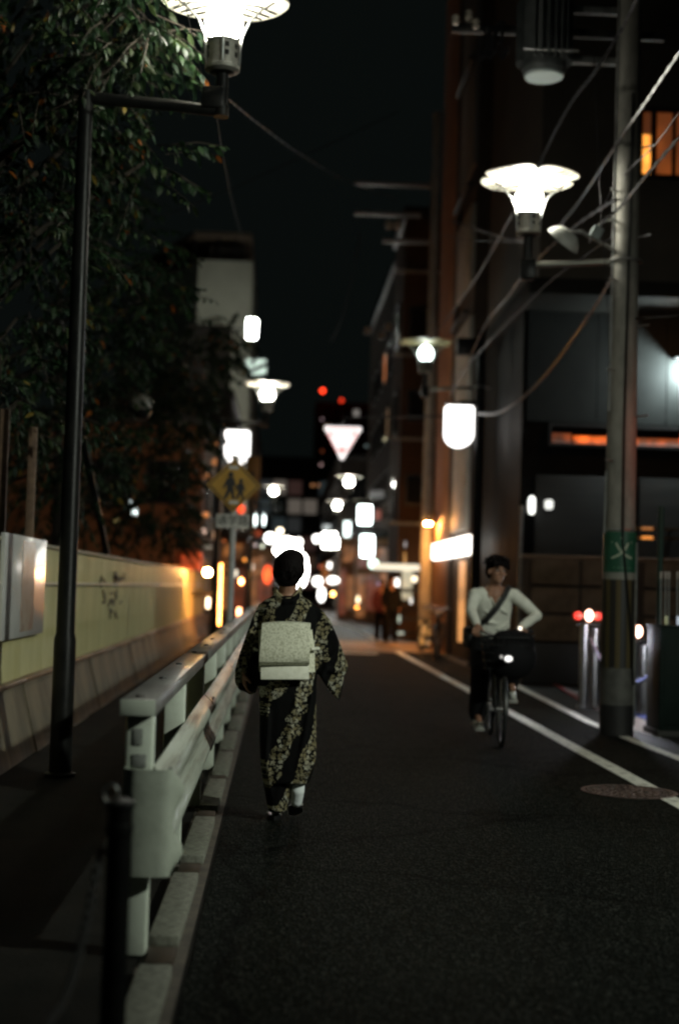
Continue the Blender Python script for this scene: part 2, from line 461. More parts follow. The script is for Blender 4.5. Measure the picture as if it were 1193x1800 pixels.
part('coping', bm, M('coping_brown', (.27, .17, .11), .42, c2=(.18, .12, .08), scale=4), fence)
bm = new(); tube(bm, [(-2.01, 38.55, .0), (-2.01, 38.55, 1.70)], .05, 10); part('end_post', bm, zinc, fence)
# loose ragged black marks, flat on the sheet
gm = M('black_mark', (.02, .02, .018), .6)
sc = thing('wall_marks', (-2.035, 15, 1.2), 'loose black marks on the pale hoarding past the lamp post', 'wall_marks')
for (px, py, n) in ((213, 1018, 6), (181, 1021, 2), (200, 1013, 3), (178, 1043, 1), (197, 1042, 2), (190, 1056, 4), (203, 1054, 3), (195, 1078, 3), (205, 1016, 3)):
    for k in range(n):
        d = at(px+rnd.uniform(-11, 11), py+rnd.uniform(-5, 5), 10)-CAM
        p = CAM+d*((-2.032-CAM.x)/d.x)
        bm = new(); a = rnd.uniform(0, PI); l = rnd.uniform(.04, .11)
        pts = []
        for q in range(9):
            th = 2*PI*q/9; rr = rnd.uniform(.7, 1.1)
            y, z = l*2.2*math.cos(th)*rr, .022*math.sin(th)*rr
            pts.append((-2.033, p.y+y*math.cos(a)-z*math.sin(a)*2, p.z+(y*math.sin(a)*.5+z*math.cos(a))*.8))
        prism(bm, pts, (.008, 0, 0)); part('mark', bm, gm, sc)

# notice board on the wall
t = thing('notice_board', (-1.99, 11.3, .9), 'glossy white notice board fixed to the pale hoarding left of the lamp post', 'notice board')
bm = new(); bx(bm, -2.02, -1.985, 10.35, 12.15, .915, 1.70, .006); part('board', bm, M('glossy_board', (.60, .60, .58), .17, c2=(.5, .5, .49), scale=2, spec=.8), t)
bm = new(); bx(bm, -1.986, -1.981, 11.05, 11.62, .96, 1.66); part('painted_reflection', bm, M('reflection_tone', (.42, .38, .33), .15, c2=(.28, .20, .16), scale=4, spec=.9), t)  # muted band painted where the glossy board reflects lamps
for y in (10.55, 11.75):
    bm = new(); bx(bm, -2.10, -2.035, y, y+.05, .9, 2.62, .006); part('support_post', bm, M('wood_post', (.16, .10, .06), .7, c2=(.10, .06, .04), scale=12), t)

# ================================================================== STREET LAMPS
def lamp_head(t, c, gl, petal_m=petal_mat, lit=True):
    c = Vector(c)
    bm = new(); lathe(bm, [(0, -.02), (.07, -.02), (.125, 0), (.125, .025), (.108, .035), (.108, .195), (.118, .2), (.118, .215), (.07, .22), (0, .22)], 20, c)
    cl = part('collar', bm, M('lamp_collar', (.34, .33, .29), .5, .3, c2=(.24, .235, .21), scale=14), t)
    bm = new(); box(bm, (0, 0, 0), (.03, .012, .035))
    vs = mesh_from('vent_slot', bm, black_paint, False)
    for k in range(8):
        for z in (.10, .16):
            if (k+int(z*100)) % 3:
                a = 2*PI*k/8+.3
                share('vent_slot', vs, cl, (c-worg(t))+Vector((.106*math.cos(a), .106*math.sin(a), z)), (0, 0, a+PI/2))
    bm = new(); ell(bm, c+Vector((0, 0, .355)), (.135, .135, .15), 10); part('globe', bm, gl, t, 'all')
    # five petals
    bm = new(); n = 22; rings = []
    pts = []
    for k in range(n):
        th = 2*PI*k/n; x = .28+.22*math.cos(th); y = .27*math.sin(th)*(1+.30*math.cos(th))
        pts.append((x, y))
    def zed(x, y): return .515+.13*(x-.06)-.22*max(0, x-.33)**1.5+.35*y*y*.6
    top = [[(.285+(x-.285)*f, y*f, zed(.285+(x-.285)*f, y*f)+.008) for x, y in pts] for f in (.02, .4, .75, 1)]
    bot = [[(.285+(x-.285)*f, y*f, zed(.285+(x-.285)*f, y*f)-.006) for x, y in pts] for f in (1, .75, .4, .02)]
    loft(bm, top+bot); pmsh = mesh_from('petal', bm, petal_m, True)
    bm = new()
    for s in (-.10, 0, .10):
        tube(bm, [(.06, s*.3, zed(.06, s*.3)-.014), (.25, s, zed(.25, s)-.014), (.46, s*.75, zed(.46, s*.75)-.014)], .0075, 5)
    vm = mesh_from('petal_vein', bm, black_paint, True)
    bm = new(); tube(bm, [(.118, 0, .03), (.122, 0, .15), (.135, 0, .25), (.185, 0, .37), (.27, 0, .46), (.36, 0, .52)], .0095, 6)
    rm = mesh_from('rib', bm, zinc, True)
    for k in range(4):
        a = 2*PI*k/4+PI/4+.04
        p = share('petal', pmsh, t, c-worg(t), (0, 0, a))
        q = share('petal_vein', vm, p, (0, 0, 0))
        share('rib', rm, t, c-worg(t), (0, 0, a+PI/4))
    bm = new(); lathe(bm, [(0, -.34), (.055, -.34), (.055, -.26), (.045, -.25), (.045, -.03), (.09, -.02), (0, -.02)], 14, c); part('stem', bm, black_paint, t)

def street_lamp(base, head, label, gl):
    t = thing('street_lamp', base, label, 'street lamp', 'flower shaped lamps on poles along the left pavement')
    b = Vector(base)
    bm = new(); lathe(bm, [(0, 0), (.11, 0), (.11, .02), (.078, .03), (.078, .95), (.066, 1.0), (.062, 2.5), (.052, head[2]-.30), (.056, head[2]-.20), (0, head[2]-.18)], 18, b)
    part('pole', bm, black_paint, t)
    bm = new(); tube(bm, [b+Vector((0, 0, head[2]-.24)), Vector(head)+Vector((-.35, 0, -.27)), Vector(head)+Vector((0, 0, -.30))], [.045, .042, .04], 12); part('arm', bm, black_paint, t)
    bm = new(); box(bm, Vector(head)+Vector((-.06, 0, -.21)), (.16, .13, .16), None, .02); part('control_box', bm, black_paint, t)
    lamp_head(t, head, gl)
    return t
lb = at(106, 1352, 10.1); lb.z = 0
lh = at(391, 124, 10.1)
lampL = street_lamp(lb, lh, 'black flower shaped street lamp nearest the camera, rising past the left trees', globe_glow)
dx = lh.x-lb.x
for (px, py, Y, lab) in ((470, 690, 30, 'lit flower lamp above the left white lantern, beyond the school sign'),
                         (481, 872, 61, 'small lit flower lamp just right of the yellow school sign')):
    p = at(px, py, Y)
    dup_at(lampL, (p.x-dx, Y, 0), lab)

def bracket_lamp(polex, Y, head, label, gl, pm_=petal_mat):
    h = Vector(head)
    t = thing('bracket_lamp', h, label, 'street lamp', 'flower shaped lamps on brackets along the right side')
    bm = new(); tube(bm, [h+Vector((0, 0, -.31)), h+Vector((.3, 0, -.29)), Vector((polex, Y, h.z-.24))], .034, 10); part('arm', bm, M('bracket_steel', (.22, .22, .19), .35, .7), t)
    bm = new(); box(bm, h+Vector((0, 0, -.36)), (.15, .14, .2), None, .015); part('control_box', bm, black_paint, t)
    bm = new(); tube(bm, [Vector((polex+.16*math.cos(a), Y+.16*math.sin(a), h.z-.24)) for a in [2*PI*k/16 for k in range(16)]], .014, 6, True); part('clamp', bm, zinc, t)
    lamp_head(t, h, gl, pm_)
    return t
UPX, UPY = at(1082, 1295, 14).x, 14.0
rh = at(928, 412, 14)
lampR = bracket_lamp(UPX, 14, rh, 'lit flower lamp on a bracket from the concrete utility pole', globe_glow)
for (px, py, Y, lab) in ((613, 865, 51, 'lit flower lamp under and right of the white triangle sign'), (592, 903, 63, 'lit flower lamp lower and left of the other one under the triangle')):
    p = at(px, py, Y); dup_at(lampR, p, lab)
yellow_petal = M('yellowed_petal', (.55, .47, .24), .5, c2=(.30, .24, .10), scale=22, lo=.4, hi=.6)
h26 = at(747, 655, 26)
bracket_lamp(at(838, 900, 26).x, 26, h26, 'dim flower lamp with yellowed petals on the dark pole past the crossing', globe_dim, yellow_petal)
# the lamp of the same row that stands behind the camera and lights the near road
# floodlight of the car park on the near right, just outside the view: it lights rail, road and the walkers from the right
fl = Vector((6.6, 2.6, 5.2)); aim = Vector((-.3, 9.6, 1.0))
t = thing('car_park_floodlight', (6.75, 2.45, 0), 'floodlight on a pole over the car park beside the viewpoint', 'floodlight')
fd = (aim-fl).normalized(); fr_ = fd.to_track_quat('-Z', 'Y').to_matrix()
bm = new(); tube(bm, [(6.75, 2.45, 0), (6.75, 2.45, 5.4)], .05, 10); part('pole', bm, black_paint, t)
bm = new(); box(bm, fl-fd*.10, (.34, .26, .12), fr_, .02); part('housing', bm, dark_metal, t)
ld = bpy.data.lights.new('floodlight_beam', 'SPOT'); ld.energy = 2050; ld.color = (.93, 1, .86); ld.spot_size = R(82); ld.spot_blend = 1; ld.shadow_soft_size = .10
lo_ = bpy.data.objects.new('floodlight_beam', ld); C.objects.link(lo_); lo_.parent = t; lo_.location = fl-worg(t); lo_.rotation_euler = fd.to_track_quat('-Z', 'Y').to_euler()
# ================================================================== UTILITY POLE, RIGHT
def utility_pole(x, y, h, label, r0=.155, r1=.10):
    t = thing('utility_pole', (x, y, 0), label, 'utility pole', 'concrete utility poles on the right side')
    bm = new(); lathe(bm, [(r0, -.05), (r0*.95, 3), (r0*.84, 5), (r1, h), (0, h+.02)], 24, (x, y, 0)); part('shaft', bm, pole_conc, t)
    return t
up_ = utility_pole(UPX, UPY, 11.5, 'concrete utility pole with green band and striped wrap on the right')
c = Vector((UPX, UPY, 0))
def sleeve(name, z0, z1, r, mat, n=28):
    bm = new(); lathe(bm, [(r-.02, z0), (r, z0), (r, z1), (r-.02, z1)], n, c, False); return part(name, bm, mat, up_)
sleeve('black_base', 0, .30, .166, M('pole_base_black', (.012, .012, .012), .6))
sleeve('grey_wrap', .30, .66, .162, M('pole_wrap_grey', (.07, .07, .062), .6, c2=(.11, .11, .10), scale=8))
stp = sleeve('striped_wrap', .66, 1.53, .160, M('pole_wrap_black', (.014, .014, .013), .5))
sleeve('pale_band', 1.53, 1.60, .160, M('pole_band', (.22, .22, .19), .6))
grn = sleeve('green_band', 1.60, 2.0, .163, M('green_band_paint', (.010, .075, .04), .5, c2=(.014, .09, .05), scale=12))
yst = M('yellow_stripe', (.075, .056, .018), .7)
bm = new()
n = 4; L = []
for k in range(n+1):
    a = -PI/2+(k-n/2)*.075; L.append((.1625*math.cos(a), .1625*math.sin(a)))
ring = L+[(x*.985, y*.985) for x, y in reversed(L)]
loft(bm, [[(x, y, z) for x, y in ring] for z in (.66, 1.53)])
sm2 = mesh_from('yellow_stripe', bm, yst, False)
for k in range(9): share('yellow_stripe', sm2, stp, (0, 0, 0), (0, 0, k*.7-.25))
pale_ink = M('pale_print', (.42, .48, .36), .6)
bm = text_bm('文', .235, .001)
for v in bm.verts:
    a = -PI/2-.08+v.co.x/.163; z = 1.81+v.co.y+.01; r = .1648+(.0012 if v.co.z > 0 else 0)
    v.co = (c.x+r*math.cos(a), c.y+r*math.sin(a), z)
part('school_mark', bm, pale_ink, grn, False)
for k in range(5):
    bm = new(); a = -PI/2-.55+.25*k; box(bm, c+Vector((.164*math.cos(a), .164*math.sin(a), 1.645)), (.022, .006, .012), Matrix.Rotation(a+PI/2, 3, 'Z')); part('worn_mark', bm, M('worn_print', (.10, .22, .13), .6), grn)
bm = new(); tube(bm, [c+Vector((.02, -.13, 6.4)), c+Vector((.0, -.152, 4.4)), c+Vector((-.015, -.166, 3)), c+Vector((-.01, -.172, 1.9)), c+Vector((.03, -.172, 1.55)), c+Vector((.10, -.15, .9)), c+Vector((.13, -.12, .5))], .011, 6); part('ground_wire', bm, black_paint, up_)
bm = new(); tube(bm, [c+Vector((.155, -.06, .1)), c+Vector((.158, -.06, 1.9))], .012, 6); part('conduit', bm, zinc, up_)
bm = new(); tube(bm, [c+Vector((-.165, -.04, 1.98)), c+Vector((-.155, -.04, 2.6))], .012, 6); part('conduit', bm, zinc, up_)
bm = new(); tube(bm, [c+Vector((-.145, -.05, 3.2)), c+Vector((-.115, -.05, 7.6))], .012, 6); part('conduit', bm, zinc, up_)
step_bm = new(); tube(step_bm, [(0, 0, 0), (0, -.16, .0)], .009, 6); stm = mesh_from('step_bolt', step_bm, zinc, True)
for k in range(8): share('step_bolt', stm, up_, ((.10 if k % 2 else -.10), -.09, 2.7+.45*k), (0, 0, (.7 if k % 2 else -.7)))
for z in (4.35, 2.02, 5.9):
    bm = new(); rr = .155-.0095*z; tube(bm, [c+Vector(((rr+.012)*math.cos(a), (rr+.012)*math.sin(a), z)) for a in [2*PI*k/20 for k in range(20)]], .011, 5, True); part('strap', bm, zinc, up_)

# transformer with its cross-arm
tc = at(950, 60, 14); 
t = thing('transformer', tc, 'dark grey pole transformer with ribbed sides at the top right', 'transformer')
tz = at(955, 137, 14)
tg = M('transformer_grey', (.085, .095, .095), .5, c2=(.05, .055, .055), scale=5, bump=.1)
bm = new(); lathe(bm, [(0, tz.z), (.19, tz.z), (.20, tz.z+.015), (.20, tz.z+.03)], 28, (tz.x, 14, 0)); part('bottom_plate', bm, M('transformer_bottom', (.36, .42, .42), .5), t)
bm = new(); lathe(bm, [(.20, tz.z+.031), (.215, tz.z+.06), (.225, tz.z+.10), (.225, tz.z+.80), (.235, tz.z+.82), (.235, tz.z+.86), (.15, tz.z+.95), (0, tz.z+.97)], 28, (tz.x, 14, 0)); part('tank', bm, tg, t)
fin = new(); box(fin, (0, 0, 0), (.012, .07, .62)); fm = mesh_from('cooling_fin', fin, tg, False)
for k in range(24):
    a = 2*PI*k/24
    if not (-2.75 < a-2*PI < -2.3): share('cooling_fin', fm, t, Vector((tz.x+.25*math.cos(a), 14+.25*math.sin(a), tz.z+.45))-tc, (0, 0, a+PI/2))
bm = new(); bx(bm, tz.x-.2, UPX+.1, 14.02, 14.09, tz.z+.18, tz.z+.25, .006); bx(bm, tz.x-.2, UPX+.1, 14.02, 14.09, tz.z+.70, tz.z+.77, .006); part('bracket', bm, zinc, t)
bm = new(); tube(bm, [(tz.x-.25, 13.76, tz.z+.2), (tz.x+.30, 13.76, tz.z+.2)], .013, 6); part('hoop_bar', bm, zinc, t)
for i, (px, py) in enumerate(((800, 35), (824, 27), (836, 42))):
    p = at(px, py, 14); bm = new(); lathe(bm, [(0, -.05), (.03, -.05), (.045, -.02), (.03, 0), (.045, .02), (.03, .05), (0, .06)], 12, p)
    bm2 = new(); solid('insulator', bm, M('porcelain', (.42, .38, .32), .25), ('pale porcelain insulator at the left end of the cross-arm', 'pale porcelain insulator above the middle of the cross-arm tip', 'pale porcelain insulator nearest the dark cable bundle')[i], 'insulator', p, 'insulators on the cross-arm')
bm = new(); p0 = at(795, 44, 14.06); bx(bm, p0.x, UPX+.4, 14.10, 14.18, p0.z-.04, p0.z+.04, .008)
solid('cross_arm', bm, dark_metal, 'dark steel cross-arm high on the concrete utility pole', 'cross-arm', (UPX, 14.1, p0.z))
bm = new()
for k in range(14):
    a = at(850+rnd.uniform(-3, 38), 45+rnd.uniform(-8, 8), 14.02); b = at(846+rnd.uniform(-4, 40), 98+rnd.uniform(-6, 10), 13.95)
    m_ = a.lerp(b, .5)+Vector((rnd.uniform(-.08, .08), rnd.uniform(-.06, .06), 0))
    tube(bm, [a, m_, b, b+Vector((.06, .03, .1))], .011, 5)
solid('cable_bundle', bm, cable_mat, 'tangled loops of black cable hanging left of the transformer', 'cables', at(865, 60, 14))

# shade lamp and small floodlight on the pole
p = at(988, 424, 13.9)
t = thing('dish_lamp', p, 'unlit oval grey lamp shade leaning between the right flower lamp and pole', 'lamp')
rot = Matrix.Rotation(R(38), 3, 'Y') @ Matrix.Rotation(R(28), 3, 'X')
bm = new(); 
rings = []
for (r, z) in ((.02, .13), (.10, .115), (.16, .06), (.19, 0), (.185, -.004), (.15, .05), (.02, .09)):
    rings.append([p+rot @ Vector((r*math.cos(2*PI*k/24), r*.72*math.sin(2*PI*k/24), z)) for k in range(24)])
loft(bm, rings); part('shade', bm, M('lamp_shade_grey', (.36, .37, .34), .5, c2=(.25, .26, .24), scale=9), t)
bm = new(); q = p+rot @ Vector((0, 0, .12)); tube(bm, [q, q+Vector((.12, 0, .0)), Vector((UPX-.12, 14, q.z-.12))], .02, 8); part('arm', bm, zinc, t)
bm = new(); rings = [[p+rot @ Vector((r*math.cos(2*PI*k/20), r*.72*math.sin(2*PI*k/20), z)) for k in range(20)] for r, z in ((.15, .006), (.0001, .006))]
loft(bm, rings, False); part('lens', bm, M('frosted_lens', (.24, .27, .27), .25), t)
p = at(1047, 410, 13.85)
t = thing('floodlight', p, 'small square unlit floodlight clamped beside the concrete pole', 'floodlight')
rot = Matrix.Rotation(R(28), 3, 'Y')
bm = new(); box(bm, p, (.11, .09, .13), rot, .012); part('body', bm, M('flood_grey', (.16, .20, .19), .45, c2=(.2, .24, .23), scale=20), t)
bm = new(); tube(bm, [p+Vector((.02, 0, .08)), p+Vector((.08, .02, .13)), Vector((UPX-.1, 14, p.z+.2))], .013, 6); part('arm', bm, zinc, t)

# ================================================================== CABLES
def cable(label, pts, r=.014, twist=False):
    P = [at(*q) for q in pts]; r *= .68
    out = []
    for i in range(len(P)-1):
        for k in range(6):
            f = k/6
            p0 = P[max(i-1, 0)]; p1 = P[i]; p2 = P[i+1]; p3 = P[min(i+2, len(P)-1)]
            out.append(.5*((2*p1)+(-p0+p2)*f+(2*p0-5*p1+4*p2-p3)*f*f+(-p0+3*p1-3*p2+p3)*f**3))
    out.append(P[-1]); bm = new()
    if twist:
        for s in (0, PI):
            fine = []
            for i in range(len(out)-1):
                for k in range(3): fine.append(out[i].lerp(out[i+1], k/3))
            tube(bm, [p+Vector((0, r*1.1*math.cos(s+i*1.1), r*1.1*math.sin(s+i*1.1))) for i, p in enumerate(fine)], r*.8, 5)
    else: tube(bm, out, r, 6)
    return solid('power_cable', bm, cable_mat, label, 'cable', P[0], 'overhead cables')
cable('thick black cable sloping down beside the transformer towards the right flower lamp', [(1130, -30, 11), (1092, 50, 12), (1043, 128, 13), (997, 190, 15), (948, 285, 19), (905, 370, 24), (870, 450, 28)], .022, True)
cable('long black cable crossing the concrete pole just left of the orange window', [(1215, 60, 10), (1140, 170, 12), (1085, 250, 13.8), (1020, 350, 17), (985, 395, 20), (940, 455, 26)], .017, True)
cable('thin cable between the two thick cables right of the pole', [(1215, 165, 10), (1150, 255, 12), (1085, 318, 14.3), (1060, 364, 16)], .008)
cable('thick black cable sagging across the lower corner of the orange window', [(1215, 215, 10), (1130, 314, 12), (1088, 365, 13.7), (1056, 392, 13.9), (1035, 425, 15)], .017, True)
cable('thin brown wire hanging straight down left of the concrete pole', [(1043, 90, 13.7), (1050, 270, 13.7), (1064, 496, 13.8), (1070, 640, 13.85)], .006)
cable('grey cable dropping behind the right flower lamp to the dark pole', [(900, 375, 16), (865, 440, 19), (832, 496, 22), (797, 545, 25), (760, 590, 28)], .018, True)
cable('pair of twisted cables sloping over the pale wall panel', [(1080, 350, 13.9), (1000, 405, 15.2), (930, 470, 17), (893, 520, 19), (853, 570, 22), (820, 640, 24), (779, 715, 26.5)], .018, True)
cable('thin cable sloping over the pale panel beside the twisted pair', [(1084, 410, 14.1), (1020, 455, 16), (960, 500, 18), (900, 560, 20), (850, 610, 22), (790, 680, 26)], .010)
cable('drooping pinkish cable right of the white lantern on the dark pole', [(1086, 470, 14.1), (1050, 530, 15.6), (1010, 590, 17.2), (970, 645, 18.6), (939, 680, 19.8), (904, 710, 21.2), (870, 727, 23.6), (838, 727, 25.9)], .022, True)
cable('twisted cable running left from the right flower lamp bracket', [(925, 425, 14), (882, 417, 17), (835, 402, 21), (791, 388, 26)], .018, True)
cable('level cable just under the twisted one at the right flower lamp', [(923, 424, 14), (860, 424, 17), (824, 422, 20), (770, 412, 28)], .011)
cable('pale guy wire down to the near left lamp, left of its globe', [(268, -25, 9.2), (305, 90, 9.6), (340, 185, 10.0)], .003)
cable('pale guy wire closest to the globe of the near left lamp', [(318, -25, 9.7), (338, 60, 9.8), (358, 142, 10.0)], .005)
cable('faint twisted cable running right from the near left lamp', [(401, 174, 10.2), (460, 222, 14), (530, 272, 19), (610, 318, 25), (700, 352, 34)], .009, True)
cable('faint cable crossing the dark sky from the left trees', [(225, 400, 30), (282, 382, 30), (400, 335, 31), (560, 262, 33), (700, 196, 36)], .014)
cable('faint thin wire falling below the near left lamp', [(381, 205, 10.3), (395, 290, 14), (412, 370, 20), (437, 455, 30)], .006)
cable('long dim cable down the middle of the dark sky', [(632, 410, 45), (620, 480, 47), (600, 560, 50), (582, 600, 52)], .03)

# ================================================================== RIGHT BUILDINGS
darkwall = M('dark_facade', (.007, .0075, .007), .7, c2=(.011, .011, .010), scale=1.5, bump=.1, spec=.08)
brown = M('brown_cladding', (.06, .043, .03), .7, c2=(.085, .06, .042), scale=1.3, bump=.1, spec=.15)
win_frame = M('window_frame', (.03, .03, .03), .4, .5)

B = thing('dark_building', (8, 23, 0), 'dark building with deep eave and glowing orange window on the right', 'building')
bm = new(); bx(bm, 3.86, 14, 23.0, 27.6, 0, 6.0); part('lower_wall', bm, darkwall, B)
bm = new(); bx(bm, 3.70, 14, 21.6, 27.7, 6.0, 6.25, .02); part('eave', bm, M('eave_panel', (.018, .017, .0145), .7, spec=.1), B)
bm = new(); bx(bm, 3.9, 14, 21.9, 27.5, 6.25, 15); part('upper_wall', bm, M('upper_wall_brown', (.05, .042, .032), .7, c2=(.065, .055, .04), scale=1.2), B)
bm = new(); 
for k in range(12): bx(bm, 3.895+k*.42, 4.30+k*.42, 21.86, 21.898, 6.3, 7.55, .006)
# big upper window
w0 = at(1128, 305, 21.8); w1 = at(1200, 198, 21.8)
bm.free()
bm = new(); bx(bm, w0.x-.06, w1.x+.5, 21.80, 21.899, w0.z-.06, w0.z); bx(bm, w0.x-.06, w1.x+.5, 21.80, 21.899, w1.z, w1.z+.06)
bx(bm, w0.x-.06, w0.x, 21.80, 21.899, w0.z, w1.z); wf = part('window', bm, win_frame, B, False)
mx = at(1149, 250, 21.8).x
bm = new(); bx(bm, mx-.045, mx+.045, 21.82, 21.895, w0.z, w1.z); part('mullion', bm, win_frame, wf, False)
bm = new(); bx(bm, at(1185, 250, 21.8).x-.03, at(1185, 250, 21.8).x+.03, 21.82, 21.895, w0.z, w1.z); part('mullion', bm, win_frame, wf, False)
bm = new(); bx(bm, w0.x, mx-.04, 21.86, 21.89, w0.z, w1.z-.36); part('pane', bm, GL('window_bright_orange', (1, .36, .05), 1.5, .4, 2.5), wf, False)
bm = new(); bx(bm, w0.x, mx-.04, 21.86, 21.89, w1.z-.355, w1.z); part('pane', bm, GL('window_dim_orange', (1, .22, .03), .07), wf, False)
bm = new(); bx(bm, mx+.04, w1.x+.5, 21.86, 21.89, w0.z, w1.z); part('pane', bm, GL('window_orange', (1, .22, .025), .22, .5, 1.2), wf, False)
# long clerestory with orange light
c0 = at(968, 778, 22.95); c1 = at(1215, 752, 22.95)
bm = new(); bx(bm, c0.x-.05, c1.x, 22.90, 22.998, c0.z-.05, c0.z); bx(bm, c0.x-.05, c1.x, 22.90, 22.998, c1.z-.05, c1.z); bx(bm, c0.x-.05, c0.x, 22.9, 22.998, c0.z, c1.z-.05)
wf = part('window', bm, win_frame, B, False)
xs = [c0.x, c0.x+.35, c0.x+.95, c0.x+1.3, c1.x]
for i, (a, s, hh) in enumerate(zip(xs, (.16, .9, .65, .5), (.16, .125, .14, .12))):
    bm = new(); bx(bm, a+.02, xs[i+1]-.02, 22.96, 22.985, c0.z, c0.z+hh); part('pane', bm, GL('clerestory_orange', (1, .15, .012), s, .75, 5), wf, False)
q0 = at(925, 700, 22.97).x; clm = M('glow_catch_grey', (.013, .0145, .0138), .7, c2=(.010, .0112, .0107), scale=1.5, bump=.05, spec=.1)  # panels added over the wall, paler than it, so lamp glow shows
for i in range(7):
    bm = new(); bx(bm, q0+i*1.15, q0+i*1.15+1.135, 22.955+.002*(i % 2), 22.998, c1.z+.02, 5.995, .004); part('glow_catch_panel', bm, clm, B, False)
# ground floor: shutter and door, wall lamps, rail lights
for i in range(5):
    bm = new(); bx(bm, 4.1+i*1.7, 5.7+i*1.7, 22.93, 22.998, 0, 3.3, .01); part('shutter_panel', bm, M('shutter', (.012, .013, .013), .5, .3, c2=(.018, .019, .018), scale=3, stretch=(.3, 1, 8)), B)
for (px, py, wpx, hpx, lab) in ((934, 888, 12, 33, 'upright white tube lamp on the dark wall behind the cyclist'), (964, 887, 15, 18, 'round pale wall lamp right of the upright tube lamp')):
    p = at(px, py, 22.7); k = 22.7/F
    t = thing('wall_lamp', p, lab, 'wall lamp', 'wall lamps on the dark building')
    bm = new(); lathe(bm, [(0, -hpx*k/2), (wpx*k*.35, -hpx*k*.45), (wpx*k/2, -hpx*k*.3), (wpx*k/2, hpx*k*.3), (wpx*k*.35, hpx*k*.45), (0, hpx*k/2)], 12, p); part('diffuser', bm, GL('wall_lamp_glow', (1, 1, .93), 2.5 if wpx < 14 else 1.1), t)
    bm = new(); bx(bm, p.x-.04, p.x+.04, p.y+.02, 22.93, p.z-.08, p.z+.08, .01); part('backplate', bm, steel, t)
for (py, pz) in ((929, .10), (945, .28)):
    p = at(1128, py, 22.6)
    t = thing('light_rail', p, 'thin orange lit rail behind the concrete pole, '+('upper of the two' if py < 935 else 'lower of the two'), 'lamp', 'orange lit rails')
    bm = new(); bx(bm, p.x-.15, p.x+.9, 22.58, 22.66, p.z-.018, p.z+.018, .004); part('rail', bm, M('brass_rail', (.5, .3, .12), .25, 1), t)
    bm = new(); bx(bm, p.x-.02, p.x+.16, 22.55, 22.576, p.z-.02, p.z+.02, .004); part('bulb', bm, GL('rail_orange', (1, .33, .05), pz*4), t)
    bm = new(); bx(bm, p.x+.5, p.x+.54, 22.665, 22.93, p.z-.03, p.z+.03); part('bracket', bm, dark_metal, t)
# downpipe with bright edge
p0 = at(918, 905, 22.4); p1 = at(911, 1040, 22.4)
bm = new(); tube(bm, [(p1.x, 22.4, .0), (p1.x+.02, 22.4, 2.75)], .03, 12)
solid('downpipe', bm, steel, 'thin shiny metal pipe at the corner behind the cyclist', 'pipe', (p1.x, 22.4, 0))

# floodlit wall patch: bulkhead lamp half hidden beyond the frame's edge
p = at(1224, 650, 22.56)
t = thing('bulkhead_lamp', p, 'shaded white wall lamp washing the dark wall right of the pole', 'wall lamp')
bm = new(); prism(bm, [p+Vector((-.12, .0, .2)), p+Vector((.1, .0, .2)), p+Vector((.1, .0, -.2)), p+Vector((-.12, .0, -.2))], (0, .03, 0)); part('front_shade', bm, dark_metal, t, False)
bm = new(); bx(bm, p.x-.30, p.x+.12, p.y+.0, p.y+.385, p.z+.205, p.z+.225); part('top_shade', bm, dark_metal, t, False)  # plate added to keep this lamp's light off the eave
bm = new(); ell(bm, p+Vector((-.05, .12, 0)), (.05, .05, .09), 8); part('tube', bm, GL('bulkhead_glow', (.84, 1.0, 1.0), 2600), t, 'all')
bm = new(); bx(bm, p.x-.11, p.x+.06, p.y+.30, p.y+.39, p.z-.14, p.z+.14, .01); part('backplate', bm, dark_metal, t)
p = at(1229, 772, 13.4)
t = thing('red_lantern', p, 'red lantern glowing at the right edge under the white wall lamp', 'lantern')
bm = new(); lathe(bm, [(0, -.22), (.08, -.22), (.17, -.12), (.185, 0), (.17, .12), (.08, .22), (0, .22)], 18, p); part('paper_body', bm, GL('red_lantern_glow', (1, .09, .015), 2.6, .3, 6), t)
for s in (-.235, .235):
    bm = new(); lathe(bm, [(0, p.z+s-.015), (.085, p.z+s-.015), (.085, p.z+s+.015), (0, p.z+s+.015)], 14, (p.x, p.y, 0)); part('cap', bm, black_paint, t)
bm = new(); tube(bm, [p+Vector((0, 0, .25)), p+Vector((0, 0, 1.2)), (UPX, 14, p.z+1.25)], .012, 6); part('hanger', bm, black_paint, t)

# block wall in front of the dark building
bw = thing('block_wall', (3.8, 21.7, 0), 'low brown concrete block wall behind the cyclist and bollard', 'wall')
blk_m = M('block_face', (.19, .13, .08), .85, c2=(.13, .09, .055), scale=5, bump=.4)
bw_, bh_ = .86, .43
bm = new(); box(bm, (0, 0, 0), (bw_-.045, .16, bh_-.045), None, .014); bmesh_block = mesh_from('block', bm, blk_m, True)
bm = new(); bx(bm, 3.72, 12.4, 21.70, 21.84, 0, 1.90); part('mortar_core', bm, M('mortar', (.05, .04, .03), .9), bw)
for r in range(4):
    for k in range(10):
        share('block', bmesh_block, bw, (.36+k*bw_, .0+rnd.uniform(-.006, .006), .18+bh_*(r+.5)+.02))
bm = new(); bx(bm, 3.70, 12.4, 21.60, 21.86, 1.905, 1.96, .01); part('coping', bm, M('wall_coping', (.22, .13, .07), .6), bw)
bm = new(); bx(bm, 3.70, 12.4, 21.58, 21.66, 0, .62, .01); part('dark_plinth', bm, M('plinth', (.02, .02, .019), .6), bw)
for k in range(5):
    bm = new(); x = 3.74+k*1.72; bx(bm, x, x+.09, 21.57, 21.69, .62, 1.90, .008); part('pier', bm, M('pier_brown', (.06, .04, .025), .8), bw)
p = at(1000, 880, 21.2)
t = thing('added_eave_lamp', (6.2, 20.9, 5.85), 'added warm downlight under the dark eave, lighting the block wall', 'lamp')  # added lamp out of view that warms the block wall
